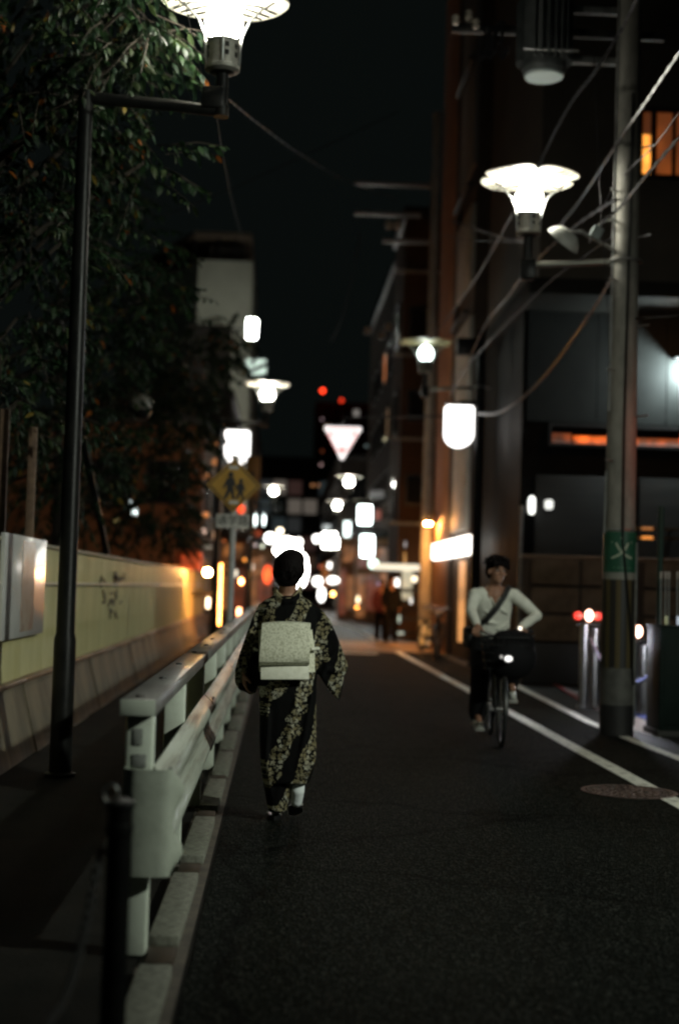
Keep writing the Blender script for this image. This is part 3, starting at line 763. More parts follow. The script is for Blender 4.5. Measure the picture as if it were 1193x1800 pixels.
bm = new(); lathe(bm, [(0, 5.84), (.09, 5.84), (.11, 5.97), (0, 5.99)], 14, (6.2, 21.62, 0)); part('housing', bm, dark_metal, t)
bm = new(); lathe(bm, [(0, 5.815), (.085, 5.815), (.085, 5.838), (0, 5.838)], 14, (6.2, 21.62, 0)); part('lens', bm, GL('downlight_glow', (1, .44, .13), 170), t)

# barrier bollards with red lights, tape and rope
def light_bollard(px, py, Y, lab, ch):
    top = at(px, py, Y); x, y = top.x, Y
    t = thing('light_bollard', (x, y, 0), lab, 'bollard', 'metal bollards with red lights')
    bm = new(); lathe(bm, [(.09, 0), (.09, .03), (.065, .04), (.065, top.z-.10), (0, top.z-.09)], 18, (x-.04, y, 0)); part('post', bm, steel, t)
    bm = new(); lathe(bm, [(.075, 0), (.075, .03), (.06, .04), (.06, top.z-.16), (0, top.z-.15)], 18, (x+.10, y+.05, 0)); part('post', bm, steel, t)
    bm = new(); ell(bm, (x, y-.02, top.z), (.048, .05, .07), 8); part('lamp', bm, GL('bollard_hot', (1, .55, .40), 9), t)
    for s in (-.13, .11):
        if ch: 
            bm = new(); ell(bm, (x+s, y, top.z-.005), (.055, .05, .05), 7); part('red_lens', bm, GL('bollard_red', (1, .03, .01), 1.6), t)
    bm = new(); bx(bm, x-.15, x+.15, y-.03, y+.03, top.z-.13, top.z-.09, .008); part('lamp_bar', bm, dark_metal, t)
    return t
light_bollard(1034, 1082, 17.2, 'steel bollard with glowing red lights left of the concrete pole', True)
light_bollard(1120, 1110, 16.4, 'steel bollard with one orange red light just right of the pole', False)
bm = new(); tube(bm, [at(1037, 1122, 17.1), at(1047, 1143, 16.8), at(1057, 1162, 16.4), at(1075, 1185, 16.2), at(1095, 1196, 16.1)], .018, 6); solid('barrier_rope', bm, M('white_rope', (.55, .50, .55), .6, c2=(.3, .2, .4), scale=30), 'white rope sloping from the red lit bollard behind the pole', 'rope', at(1037, 1122, 17.1))
bm = new(); tube(bm, [at(1112, 1199, 16.2), at(1128, 1195, 15.8), at(1144, 1184, 15.4), at(1156, 1172, 15.1)], .02, 6); solid('barrier_rope', bm, M('blue_rope', (.22, .27, .62), .5, c2=(.4, .42, .6), scale=30), 'blue rope hanging between the pole and the dark cabinet', 'rope', at(1112, 1199, 16.2))
# added lamp, hidden behind the pole, to brighten the painted light spill
p = at(1122, 1172, 16.9)
t = thing('added_apron_lamp', (p.x, p.y, 0), 'added low white lamp hidden behind the concrete pole to light the apron', 'lamp')
bm = new(); tube(bm, [(UPX+.40, 15.6, 0), (UPX+.40, 15.6, .92)], .03, 8); part('post', bm, dark_metal, t)
bm = new(); lathe(bm, [(0, .93), (.06, .93), (.06, .98), (0, .98)], 10, (UPX+.40, 15.6, 0)); part('lamp', bm, GL('apron_white', (.86, .90, 1), 420), t)
bm = new(); lathe(bm, [(0, .985), (.10, .985), (.10, 1.0), (0, 1.01)], 12, (UPX+.40, 15.6, 0)); part('cap', bm, dark_metal, t)

# dark cabinet with glass stakes at the right edge
p = at(1152, 1300, 14.0); x0 = p.x; 
t = thing('roadside_cabinet', (x0+.2, 14.0, 0), 'dark green roadside cabinet at the right edge beside the concrete pole', 'cabinet')
zt = at(1160, 1102, 14).z
gm2 = M('cabinet_green', (.008, .017, .014), .6, c2=(.012, .023, .019), scale=5, spec=.15)
bm = new(); bx(bm, x0, x0+.62, 13.9, 14.4, .06, zt, .012); part('body', bm, gm2, t)
bm = new(); bx(bm, x0-.02, x0+.64, 13.88, 14.42, 0, .06, .006); part('plinth', bm, M('cabinet_plinth', (.05, .05, .045), .8), t)
bm = new(); bx(bm, x0+.04, x0+.58, 13.888, 13.90, .12, zt-.08, .004); part('door', bm, gm2, t)
bm = new(); bx(bm, x0-.015, x0+.635, 13.885, 14.415, zt, zt+.02, .006); part('lid', bm, gm2, t)
bm = new(); q = at(1182, 1100, 13.95); q2 = at(1187, 885, 13.95); tube(bm, [(q.x, 14.5, 0), (q.x+.01, 14.5, q2.z)], .03, 10); solid('green_post', bm, M('green_post', (.012, .05, .035), .5), 'thin dark green post rising behind the roadside cabinet', 'post', (q.x, 14.5, 0))
glass = M('clear_stake', (.45, .5, .5), .12, spec=.9)
for i, (px, tint) in enumerate(((1160, 0), (1168, 0), (1174, 0), (1189, 0), (1195, 0))):
    a = at(px, 1100, 14.1); b = at(px+1, 1008, 14.1); a.z = zt+.021
    t2 = thing('clip_stake', a, ('thin glassy stake nearest the pole on the cabinet', 'second thin glassy stake from the pole on the cabinet', 'glassy stake just left of the green post', 'glassy stake just right of the green post', 'glassy stake at the very edge on the cabinet')[i], 'stake', 'glassy stakes on the cabinet')
    bm = new(); tube(bm, [a, b], .0055, 6); part('rod', bm, glass, t2)
    bm = new(); box(bm, b+Vector((0, 0, -.02)), (.02, .015, .075), None, .004); part('clip', bm, M('clip_white', (.5, .47, .42), .4), t2)
    if i in (1, 3):
        bm = new(); box(bm, a+Vector((.005, -.02, .045)), (.025, .02, .085), None, .005); part('tag_light', bm, GL('stake_tag', (.75, .85, 1) if i == 3 else (.8, .85, .4), .55 if i == 3 else .2), t2)

# ---------------- tall brown building with lit street front
Cb = thing('tall_brown_building', (3.7, 28, 0), 'tall brown building with vertical pilasters rising past the crossing', 'building')
XC = 3.72
bm = new(); bx(bm, XC, 14, 28.2, 33.9, 0, 34); part('wall', bm, brown, Cb)
tan = M('terracotta_pilaster', (.30, .15, .08), .65, c2=(.24, .12, .065), scale=2, bump=.15)
pal = M('pale_panel', (.36, .33, .28), .6, c2=(.29, .27, .23), scale=2.2)
for (y0, y1, z0, z1, mt, nm) in ((31.2, 33.95, 0, 34, tan, 'pilaster'), (28.15, 30.4, 2.6, 6.9, pal, 'wall_panel'), (28.15, 30.6, 7.6, 9.2, pal, 'wall_panel'), (28.15, 30.4, 10.0, 14.5, M('grey_panel', (.14, .13, .12), .7), 'wall_panel'), (30.65, 31.0, 0, 34, M('dark_strip', (.05, .035, .025), .7), 'pilaster')):
    bm = new(); bx(bm, XC-.09, XC-.003, y0, y1, z0, z1, .01); part(nm, bm, mt, Cb)
for k in range(10):
    bm = new(); bx(bm, XC-.22, XC-.095, 28.2, 30.5, 6.95+k*2.6, 7.02+k*2.6, .01); part('balcony_slab', bm, dark_metal, Cb)
p0 = at(762, 973, 32.4); 
bm = new(); bx(bm, 3.42, 3.60, 26.3, 32.3, 2.06, 2.42, .03); sgn = solid('fascia_sign', bm, GL('fascia_white', (1, .93, .84), 4.0), 'white lit sign box projecting along the front of the tall brown building', 'sign', (3.5, 29, 2.06))
for y in (27, 31.5):
    bm = new(); bx(bm, 3.60, 3.72, y, y+.06, 2.2, 2.26); part('bracket', bm, dark_metal, sgn)
p = at(811, 1030, 28.6)
bm = new(); bx(bm, p.x-.06, p.x+.06, 28.5, 28.62, .35, 1.98, .01); solid('light_column', bm, GL('column_orange', (1, .42, .12), .8, .4, 1.5), 'slim orange lit column in the doorway left of the cyclist', 'lamp', (p.x, 28.5, .35))
p = at(850, 1022, 27.4)
bm = new(); lathe(bm, [(0, -.12), (.05, -.1), (.06, 0), (.05, .1), (0, .12)], 12, p); solid('doorway_lamp', bm, GL('doorway_white', (1, .78, .5), 6), 'small warm white lamp showing just past the cyclist head', 'lamp', p)
p = at(744, 1116, 33.5)
t = thing('box_lantern', (p.x, p.y, 0), 'low amber box lantern at the foot of the far utility pole', 'lantern')
bm = new(); bx(bm, p.x-.11, p.x+.11, 33.1, 33.32, .10, .66, .01); part('shade', bm, GL('amber_glow', (1, .45, .10), .55, .35, 4), t)
bm = new(); bx(bm, p.x-.13, p.x+.13, 33.08, 33.34, 0, .099, .01); part('base', bm, dark_metal, t)
bm = new(); bx(bm, p.x-.13, p.x+.13, 33.08, 33.34, .661, .70, .01); part('cap', bm, dark_metal, t)
# soffit lamps of the corner that spill orange on the crossing
for i, (x, y, z, s) in enumerate(((3.55, 33.0, 2.9, 2200), (4.6, 35.6, 3.3, 2600))):
    t = thing('soffit_lamp', (x, y, z), ('orange lamp above the crossing at the corner of the tall brown building', 'orange lamp round the corner of the tall brown building')[i], 'lamp', 'orange lamps at the crossing')
    bm = new(); lathe(bm, [(0, z), (.07, z), (.07, z+.03), (0, z+.03)], 12, (x-.15, y, 0)); part('lens', bm, GL('soffit_orange', (1, .40, .10), s), t)
    bm = new(); lathe(bm, [(0, z+.035), (.14, z+.03), (.09, z+.12), (0, z+.13)], 14, (x-.15, y, 0)); part('shade', bm, dark_metal, t)
    bm = new(); tube(bm, [(x-.15, y, z+.13), (x-.15, y, z+.25), (x+.3, y, z+.25)], .015, 6); part('arm', bm, dark_metal, t)

# dark pole at 26 m with lantern; far pole at 34 m with cross-arms
def lantern(px, py, wpx, hpx, Y, polex, notch, label):
    k = Y/F; W, H = wpx*k, hpx*k; p = at(px, py, Y)
    t = thing('bottle_lantern', p, label, 'lantern', 'white bottle shaped lanterns')
    out = []
    r = W/2
    out += [(-r, H/2-.04), (-r+.04, H/2), (r-.04, H/2), (r, H/2-.04)]
    zb = -H/2+r*.9
    for q in range(0, 13):
        a = -PI*q/12; 
        z = zb+r*.9*math.sin(a)
        if notch and q == 6: z += .07
        out.append((r*math.cos(a), z))
    bm = new(); prism(bm, [(p.x+x, Y-.09, p.z+z) for x, z in out], (0, .18, 0)); bmesh.ops.bevel(bm, geom=[e for e in bm.edges if len(e.link_faces) == 2 and abs(e.calc_face_angle(0)) > 1.2], offset=.025, segments=2, affect='EDGES')
    part('glass', bm, GL('lantern_white', (1, .97, .93), 3.5), t)
    bm = new(); bx(bm, p.x-r-.02, p.x+r+.02, Y-.11, Y+.11, p.z+H/2+.002, p.z+H/2+.045, .01); part('cap', bm, dark_metal, t)
    bm = new(); tube(bm, [(p.x, Y, p.z+H/2+.07), (polex, Y, p.z+H/2+.09)], .025, 8); part('arm', bm, black_paint, t)
    return t
x26 = at(838, 900, 26).x
lantern(806, 750, 51, 74, 26, x26, False, 'white lit lantern hung on the dark pole above the cyclist')
lantern(417, 787, 44, 60, 30, at(470, 690, 30).x-dx, True, 'white lit lantern above the yellow school crossing sign')
t = thing('dark_pole', (x26, 26, 0), 'slim black pole carrying the right white lantern and the dim flower lamp', 'pole')
bm = new(); lathe(bm, [(.12, 0), (.12, .05), (.10, .06), (.085, 6.2), (0, 6.2)], 16, (x26, 26, 0)); part('shaft', bm, black_paint, t)
bm = new(); b0 = at(818, 610, 26); bx(bm, b0.x-.16, x26+.03, 25.9, 26.1, b0.z-.16, b0.z+.16, .01); part('control_box', bm, black_paint, t)
fp = utility_pole(at(744, 1140, 34).x, 34, 13, 'far utility pole with cross-arms behind the dim flower lamp', .15, .10)
fx = worg(fp).x
for i, (px, py, l) in enumerate(((690, 326, 1.15), (680, 378, 1.0), (712, 426, .7))):
    p = at(px, py, 33.85); bm = new(); bx(bm, p.x-l*.8, p.x+l*.8, 33.7, 33.8, p.z-.05, p.z+.05, .008)
    solid('cross_arm', bm, zinc, ('top dim cross-arm of the far utility pole', 'middle dim cross-arm of the far utility pole', 'short lowest cross-arm of the far utility pole')[i], 'cross-arm', p, 'cross-arms of the far pole')
for i, (px, py, Y) in enumerate(((683, 396, 33.6), (698, 396, 33.6), (645, 582, 40), (682, 575, 40), (670, 590, 40))):
    p = at(px, py, Y); bm = new(); lathe(bm, [(0, -.1), (.07, -.08), (.10, 0), (.07, .1), (0, .12)], 12, p)
    solid('pole_insulator', bm, M('far_porcelain', (.3, .27, .22), .4), ('left of the two dim insulators under the far cross-arm', 'right of the two dim insulators under the far cross-arm', 'left dim fitting in the far cable tangle', 'right dim fitting in the far cable tangle', 'lowest dim fitting in the far cable tangle')[i], 'insulator', p, 'far insulators')
# ================================================================== TREES
def leaf_mat():
    m, nt, b = nodes('tree_leaf')
    g = nt.nodes.new('ShaderNodeNewGeometry'); oi = nt.nodes.new('ShaderNodeObjectInfo')
    ad = nt.nodes.new('ShaderNodeMath'); ad.operation = 'ADD'
    fr = nt.nodes.new('ShaderNodeMath'); fr.operation = 'FRACT'
    nt.links.new(g.outputs['Random Per Island'], ad.inputs[0]); nt.links.new(oi.outputs['Random'], ad.inputs[1]); nt.links.new(ad.outputs[0], fr.inputs[0])
    r = nt.nodes.new('ShaderNodeValToRGB'); e = r.color_ramp.elements; r.color_ramp.interpolation = 'CONSTANT'
    e[0].position = 0; e[0].color = (.009, .023, .009, 1)
    e[1].position = .3; e[1].color = (.016, .037, .013, 1)
    for pos, col in ((.58, (.014, .031, .017, 1)), (.80, (.030, .046, .017, 1)), (.965, (.16, .115, .02, 1)), (.984, (.24, .075, .012, 1))):
        x = e.new(pos); x.color = col
    nt.links.new(fr.outputs[0], r.inputs[0]); nt.links.new(r.outputs[0], b.inputs['Base Color'])
    b.inputs['Roughness'].default_value = .5; b.inputs['Specular IOR Level'].default_value = .25
    tr = nt.nodes.new('ShaderNodeBsdfTranslucent'); nt.links.new(r.outputs[0], tr.inputs[0])
    mx = nt.nodes.new('ShaderNodeMixShader'); mx.inputs[0].default_value = .3
    nt.links.new(b.outputs[0], mx.inputs[1]); nt.links.new(tr.outputs[0], mx.inputs[2])
    nt.links.new(mx.outputs[0], nt.nodes['Material Output'].inputs[0])
    return m
LEAF = leaf_mat()
BARK = M('tree_bark', (.022, .017, .012), .9, c2=(.035, .027, .018), scale=9, bump=.6)
LV = [(0, 0, 0), (.30, .20, -.02), (.62, .17, -.10), (1, 0, -.24), (.62, -.17, -.10), (.30, -.20, -.02), (.33, 0, .05), (.65, 0, -.03)]
LF = [(0, 6, 1), (1, 6, 7, 2), (2, 7, 3), (0, 5, 6), (5, 4, 7, 6), (4, 3, 7)]
lme = bpy.data.meshes.new('leaf'); lme.from_pydata(LV, [], LF); lme.materials.append(LEAF); lme.polygons.foreach_set('use_smooth', [True]*6)

def tree(base, h, label, clusters, nsingle, size, seed, nper=11, trunk_r=.12):
    """clusters: (centre, radius xyz, number of twigs)"""
    r = random.Random(seed)
    t = thing('tree', base, label, 'tree', 'leafy trees behind the hoarding')
    b = Vector(base)
    bm = new(); top = b+Vector((r.uniform(-.3, .3), r.uniform(-.3, .3), h))
    tube(bm, [b, b.lerp(top, .35)+Vector((.08, .05, 0)), b.lerp(top, .7), top], [trunk_r, trunk_r*.8, trunk_r*.55, trunk_r*.2], 10)
    for c, rad, n in clusters:
        c = Vector(c); s = b.lerp(top, min(.85, max(.35, (c.z-b.z)/h-.2)))
        m_ = s.lerp(c, .5)+Vector((0, 0, -.15))
        tube(bm, [s, m_, c], [trunk_r*.4, trunk_r*.25, .012], 6)
    part('trunk', bm, BARK, t)
    mats = []; tw = new()
    for c, rad, n in clusters:
        c = Vector(c)
        for i in range(n):
            while True:
                q = Vector((r.uniform(-1, 1), r.uniform(-1, 1), r.uniform(-1, 1)))
                if .25 < q.length < 1: break
            p = c+Vector((q.x*rad[0], q.y*rad[1], q.z*rad[2]))
            d = (Vector((q.x, q.y, q.z*.4)).normalized()+Vector((r.uniform(-.5, .5), r.uniform(-.5, .5), r.uniform(-.7, .2)))).normalized()
            ln = r.uniform(.28, .55); e = p+d*ln+Vector((0, 0, -.08))
            tube(tw, [p, p.lerp(e, .5)+Vector((0, 0, .03)), e], [.006, .005, .003], 3, cap=False)
            for k in range(nper):
                f = (k+.5)/nper; o = p.lerp(e, f)
                side = (d.cross(Vector((0, 0, 1))).normalized())*(1 if k % 2 else -1)
                dd = (d*.5+side*r.uniform(.3, 1)+Vector((0, 0, r.uniform(-1.1, .1)))).normalized()
                s = size*r.uniform(.65, 1.25)
                q3 = dd.to_track_quat('X', 'Z') @ Quaternion((1, 0, 0), r.uniform(-.9, .9))
                mats.append((o, q3, s))
    part('twigs', tw, BARK, t, kind='stuff')
    mats.sort(key=lambda m: (m[0]-CAM).length/m[2])
    for o, q, s in mats[:nsingle]:
        lo = share('leaf', lme, t, o-b, q.to_euler(), (s, s, s))
    vs, fs = [], []
    for o, q, s in mats[nsingle:]:
        n0 = len(vs); 
        for v in LV: vs.append((q @ (Vector(v)*s))+o-b)
        for f in LF: fs.append(tuple(n0+i for i in f))
    if vs:
        me = bpy.data.meshes.new('crown'); me.from_pydata(vs, [], fs); me.materials.append(LEAF); me.polygons.foreach_set('use_smooth', [True]*len(fs))
        o = bpy.data.objects.new('crown', me); C.objects.link(o); o.parent = t; o['kind'] = 'stuff'
    return t
def cl(px, py, Y, rpx, n, ry=.7, vs=1.0):
    r = rpx*Y/F
    return (at(px, py, Y), (r, ry, r*vs), n)
tree((-3.3, 11.2, 0), 6.2, 'nearest dark leafy tree with drooping leaves beside the near left lamp',
     [cl(60, 60, 10.8, 130, 70), cl(215, 20, 10.4, 75, 42, .5), cl(205, 110, 10.6, 55, 22, .5), cl(60, 230, 11, 110, 60), cl(170, 210, 10.9, 60, 26, .5), cl(30, 390, 11.2, 90, 48), cl(255, 285, 11.4, 60, 18, .5),
      cl(115, 420, 11.5, 80, 36), cl(30, 560, 11.3, 80, 36), cl(95, -50, 10.6, 140, 40), cl(40, 700, 11.6, 80, 26), cl(262, 60, 10.3, 30, 10, .3)], 300, .105, 5)
tree((-4.2, 17.5, 0), 7.5, 'dense dark tree with some orange leaves behind the near left lamp pole',
     [cl(230, 470, 17, 80, 60, 1), cl(170, 330, 17.5, 80, 50, 1), cl(205, 570, 17, 80, 60, 1), cl(150, 600, 17.6, 90, 56, 1), cl(150, 780, 17.2, 80, 60, 1), cl(285, 500, 16.8, 40, 22, .6), cl(110, 820, 17.6, 90, 44, 1), cl(60, 700, 18, 90, 44, 1)], 300, .115, 6, 10)
tree((-4.1, 26, 0), 8.2, 'farther dark tree standing between the pale building and the school sign',
     [cl(340, 620, 26, 75, 80, 1.2), cl(300, 780, 26, 90, 90, 1.4), cl(318, 720, 26, 50, 60, 1), cl(250, 860, 26.5, 90, 70, 1.4), cl(285, 880, 26, 70, 60, 1.1), cl(392, 600, 26.4, 36, 30, .9), cl(150, 890, 27, 110, 60, 1.2), cl(60, 850, 27, 90, 40, 1.2), cl(270, 670, 26, 80, 50, 1.2), cl(300, 935, 27, 36, 30, 1)], 300, .13, 8, 10)
# globe lamp among the trees
p = at(248, 712, 22)
t = thing('globe_lamp', (p.x, 22, 0), 'unlit round globe lamp among the dark trees', 'lamp')
bm = new(); ell(bm, p+Vector((0, 0, .03)), (.170, .170, .143), 12); part('globe', bm, M('smoked_globe', (.30, .27, .22), .22, c2=(.24, .22, .18), scale=4), t, 'all')
bm = new(); lathe(bm, [(0, p.z-.22), (.11, p.z-.22), (.168, p.z-.12), (.175, p.z-.08), (.0, p.z-.08)], 18, (p.x, 22, 0)); part('collar', bm, black_paint, t)
bm = new(); tube(bm, [(p.x, 22, 0), (p.x, 13.8, p.z-.19)], .04, 10); part('pole', bm, black_paint, t)
# little lights glinting through the trees
def dot(name, px, py, Y, wpx, hpx, col, s, label, cat, grp=None, shape='ell'):
    p = at(px, py, Y); k = Y/F
    t = thing(name, p, label, cat, grp)
    bm = new()
    if shape == 'ell': lathe(bm, [(0, -hpx*k/2), (wpx*k*.33, -hpx*k*.4), (wpx*k*.5, -hpx*k*.12), (wpx*k*.5, hpx*k*.12), (wpx*k*.33, hpx*k*.4), (0, hpx*k/2)], 12, p)
    else: bx(bm, p.x-wpx*k/2, p.x+wpx*k/2, Y-.05, Y+.08, p.z-hpx*k/2, p.z+hpx*k/2, min(wpx, hpx)*k*.12)
    part('diffuser' if shape == 'ell' else 'lit_panel', bm, GL(name+'_glow', col, s, .25, 3/(k*max(wpx, hpx))), t)
    bm = new(); bx(bm, p.x-wpx*k*.3, p.x+wpx*k*.3, Y+.085 if shape != 'ell' else Y+wpx*k*.5+.005, Y+.2+(wpx*k*.5 if shape == 'ell' else 0), p.z-hpx*k*.3, p.z+hpx*k*.3); part('bracket', bm, dark_metal, t)
    return t
OR = (1, .30, .05); WH = (1, .97, .9); CW = (.86, 1, .97); RD = (1, .045, .012); PK = (1, .62, .5); GW = (.78, 1, .85)
dot('garden_lamp', 231, 884, 30, 8, 10, CW, 2, 'upper of the small white lights low in the dark trees', 'lamp', 'lights low in the trees')
dot('garden_lamp', 237, 899, 30, 10, 16, CW, 2.4, 'lower and brighter small white light low in the dark trees', 'lamp', 'lights low in the trees')
dot('garden_lamp', 168, 877, 29, 6, 9, OR, .5, 'small orange light farthest left under the trees', 'lamp', 'lights low in the trees')
dot('garden_lamp', 205, 917, 29, 10, 13, (1, .75, .25), .35, 'dim yellow light just above the pale hoarding', 'lamp', 'lights low in the trees')
dot('garden_lamp', 362, 905, 33, 10, 11, OR, .6, 'round orange light left of the white school zone plate', 'lamp', 'lights low in the trees')
for i, (px, py, a, b, s) in enumerate(((383, 782, 8, 24, .45), (378, 812, 12, 13, .4), (364, 837, 14, 9, .5), (384, 833, 7, 10, .3))):
    dot('lit_window', px, py, 39, a, b, (1, .36, .10), s, ('tall orange lit slot left of the white lantern', 'round orange light below the tall orange slot', 'wide orange light left of the yellow school sign', 'faint orange light touching the yellow sign')[i], 'light', 'orange lights behind the school sign')

# ================================================================== SCHOOL CROSSING SIGN
Y = 16.6; k = Y/F
sp = at(402, 1118, Y); stop = at(411, 800, Y)
t = thing('school_sign', (sp.x, Y, 0), 'yellow diamond school crossing sign with two children on a grey post', 'sign')
bm = new(); tube(bm, [(sp.x, Y+.05, 0), (sp.x+.01, Y+.05, stop.z)], .038, 14); part('post', bm, M('sign_post_white', (.50, .50, .49), .4, c2=(.4, .4, .39), scale=10), t)
dc = at(411, 853, Y); h = 48*k
yel = M('sign_yellow', (.47, .26, .03), .5, c2=(.38, .21, .025), scale=6)
ink = M('sign_black', (.012, .012, .012), .5)
def dia(c, h, y0, y1):
    bm = new(); prism(bm, [(c.x-h, y0, c.z), (c.x, y0, c.z-h), (c.x+h, y0, c.z), (c.x, y0, c.z+h)], (0, y1-y0, 0)); return bm
bm = dia(dc, h, Y, Y+.012); plate = part('diamond_plate', bm, yel, t, False)
bm = new(); 
for a, b, w in ((h*.92, h*.86, 0),):
    outer = [(dc.x-a, dc.z), (dc.x, dc.z-a), (dc.x+a, dc.z), (dc.x, dc.z+a)]; inner = [(dc.x-b, dc.z), (dc.x, dc.z-b), (dc.x+b, dc.z), (dc.x, dc.z+b)]
    vo = [bm.verts.new((x, Y-.003, z)) for x, z in outer]; vi = [bm.verts.new((x, Y-.003, z)) for x, z in inner]
    for i in range(4): bm.faces.new((vo[i], vo[(i+1) % 4], vi[(i+1) % 4], vi[i]))
part('border', bm, ink, plate, False)
def child(cx, cz, s, name):
    bm = new(); y = Y-.006
    ell(bm, (cx, y, cz+.82*s), (.105*s, .004, .12*s), 6)
    prism(bm, [(cx-.13*s, y, cz+.70*s), (cx+.12*s, y, cz+.70*s), (cx+.20*s, y, cz+.42*s), (cx+.26*s, y, cz+.34*s), (cx+.22*s, y, cz+.30*s), (cx+.10*s, y, cz+.42*s), (cx+.11*s, y, cz+.30*s), (cx+.16*s, y, cz-.05*s), (cx+.20*s, y, cz-.12*s), (cx+.07*s, y, cz-.12*s), (cx+.0*s, y, cz+.18*s), (cx-.12*s, y, cz-.06*s), (cx-.20*s, y, cz-.12*s), (cx-.26*s, y, cz-.08*s), (cx-.14*s, y, cz+.22*s), (cx-.15*s, y, cz+.45*s), (cx-.25*s, y, cz+.28*s), (cx-.30*s, y, cz+.34*s)], (0, .004, 0))
    part('child_figure', bm, ink, plate, False, label=name)
a = at(405, 872, Y); child(a.x, a.z, 46*k, 'taller black child figure')
a = at(423, 874, Y); child(a.x, a.z, 35*k, 'smaller black child figure')
for py in (822, 883):
    q = at(411, py, Y); bm = new(); bx(bm, q.x-8*k, q.x+8*k, Y-.005, Y-.001, q.z-3*k, q.z+3*k); part('reflector', bm, M('reflector', (.55, .55, .5), .4), plate, False)
pc = at(409, 916, Y)
bm = new(); bx(bm, pc.x-29*k, pc.x+29*k, Y-.004, Y+.008, pc.z-12*k, pc.z+12*k, .004); pl = part('text_plate', bm, M('plate_white', (.55, .54, .5), .5), t, False)
bm = stand(text_bm('通学路', 19*k*.98, .0012), (pc.x, Y-.008, pc.z)); part('lettering', bm, ink, pl, False)
# orange board behind it
q = at(446, 832, 29)
t = thing('orange_board', q, 'dull orange board standing behind the right corner of the yellow sign', 'sign')
bm = new(); kk = 29/F; bx(bm, q.x-14*kk, q.x+10*kk, 29, 29.06, q.z-42*kk, q.z+30*kk, .01); part('board', bm, M('orange_board', (.36, .16, .03), .5, c2=(.25, .11, .02), scale=2), t)
bm = new(); ell(bm, (q.x-3*kk, 28.99, q.z-4*kk), (5*kk, .004, 7*kk), 6); part('dark_mark', bm, M('board_mark', (.06, .04, .03), .6), t)
bm = new(); tube(bm, [(q.x, 29.1, 0), (q.x, 29.1, q.z)], .03, 8); part('post', bm, dark_metal, t)
dot('traffic_light', 424, 895, 42, 12, 15, (1, .07, .015), 2.2, 'round red light just under the yellow school sign', 'light')

# ================================================================== TRIANGLE SIGN
Y = 28; k = Y/F
tc_ = at(602, 778, Y)
t = thing('triangle_sign', tc_, 'white lit triangle sign pointing down, hung over the street', 'sign')
out = []
for i, (x, z) in enumerate(((-33, 27), (33, 27), (0, -32))):
    c2 = Vector((x*k, z*k)); 
    cen = Vector((0, 9*k)); inn = c2+(cen-c2)*.16
    for q in range(7):
        base = {0: 180, 1: 60, 2: -60}[i]; a = R(base-(q/6)*120+ (0))
        out.append((inn.x+5.2*k*math.cos(a), inn.y+5.2*k*math.sin(a)))
bm = new(); prism(bm, [(tc_.x+x, Y-.06, tc_.z+z) for x, z in out], (0, .12, 0)); part('lit_face', bm, GL('triangle_white', (1, .93, .90), 1.25), t)
red = GL('triangle_red_print', (1, .26, .24), .9)
for (px, py, w_, h_, rz) in ((582, 763, 9, 4, .35), (622, 763, 9, 4, -.35), (601, 793, 4, 10, 0), (597, 790, 4, 6, .5), (605, 790, 4, 6, -.5), (602, 753.5, 54, 1.6, 0), (584, 779, 38, 1.6, 1.06), (619, 779, 38, 1.6, -1.06)):
    q = at(px, py, Y-.062); bm = new(); box(bm, q, (w_*k, .003, h_*k), Matrix.Rotation(rz, 3, 'Y')); part('red_mark', bm, red, t, False)
bm = new(); tube(bm, [(tc_.x, Y, tc_.z+.33), (tc_.x, Y, tc_.z+.5), (3.5, Y+.1, tc_.z+.62)], .02, 6); part('span_arm', bm, dark_metal, t)

# ================================================================== FAR STREET
def windows(bld, x, y0, y1, z0, n, m, lit=()):
    """flat row windows on a side wall at x"""
def building(name, x0, x1, y0, y1, h, wall_m, label, wins=None, wm=None, parapet=True):
    t = thing(name, ((x0+x1)/2, y0, 0), label, 'building')
    bm = new(); bx(bm, x0, x1, y0, y1, 0, h); part('wall', bm, wall_m, t)
    if parapet:
        bm = new(); bx(bm, x0-.08, x1+.08, y0-.08, y1+.08, h, h+.35, .03); part('roof', bm, dark_metal, t)
    return t
def add_windows(t, spots, y, w, h, lit, side=None):
    fb = new(); bx(fb, -w/2, w/2, -.06, -.0, -h/2, -h/2+.06); bx(fb, -w/2, w/2, -.06, 0, h/2-.06, h/2); bx(fb, -w/2, -w/2+.06, -.06, 0, -h/2+.06, h/2-.06); bx(fb, w/2-.06, w/2, -.06, 0, -h/2+.06, h/2-.06)
    fm_ = mesh_from('window', fb, win_frame, False)
    gb = new(); bx(gb, -w/2+.06, w/2-.06, -.03, -.004, -h/2+.06, h/2-.06); gd = mesh_from('pane', gb, dark_glass, False)
    o0 = worg(t)
    for i, (x, z) in enumerate(spots):
        loc = Vector((x, y, z)) if side is None else Vector((side, x, z))
        rz = 0 if side is None else (PI/2 if side < 0 else -PI/2)
        f = share('window', fm_, t, loc-o0, (0, 0, rz))
        g = share('pane', gd, f, (0, 0, 0))
        if i in lit:
            g.data = gd.copy(); g.data.materials[0] = lit[i]
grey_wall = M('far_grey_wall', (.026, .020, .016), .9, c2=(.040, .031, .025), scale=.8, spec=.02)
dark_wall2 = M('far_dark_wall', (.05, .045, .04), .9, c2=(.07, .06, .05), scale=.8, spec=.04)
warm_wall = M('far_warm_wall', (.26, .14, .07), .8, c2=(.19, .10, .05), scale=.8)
wl = [GL('far_window_warm', (1, .55, .22), .14), GL('far_window_white', (1, .95, .85), .25), GL('far_window_orange', (1, .30, .06), .6)]

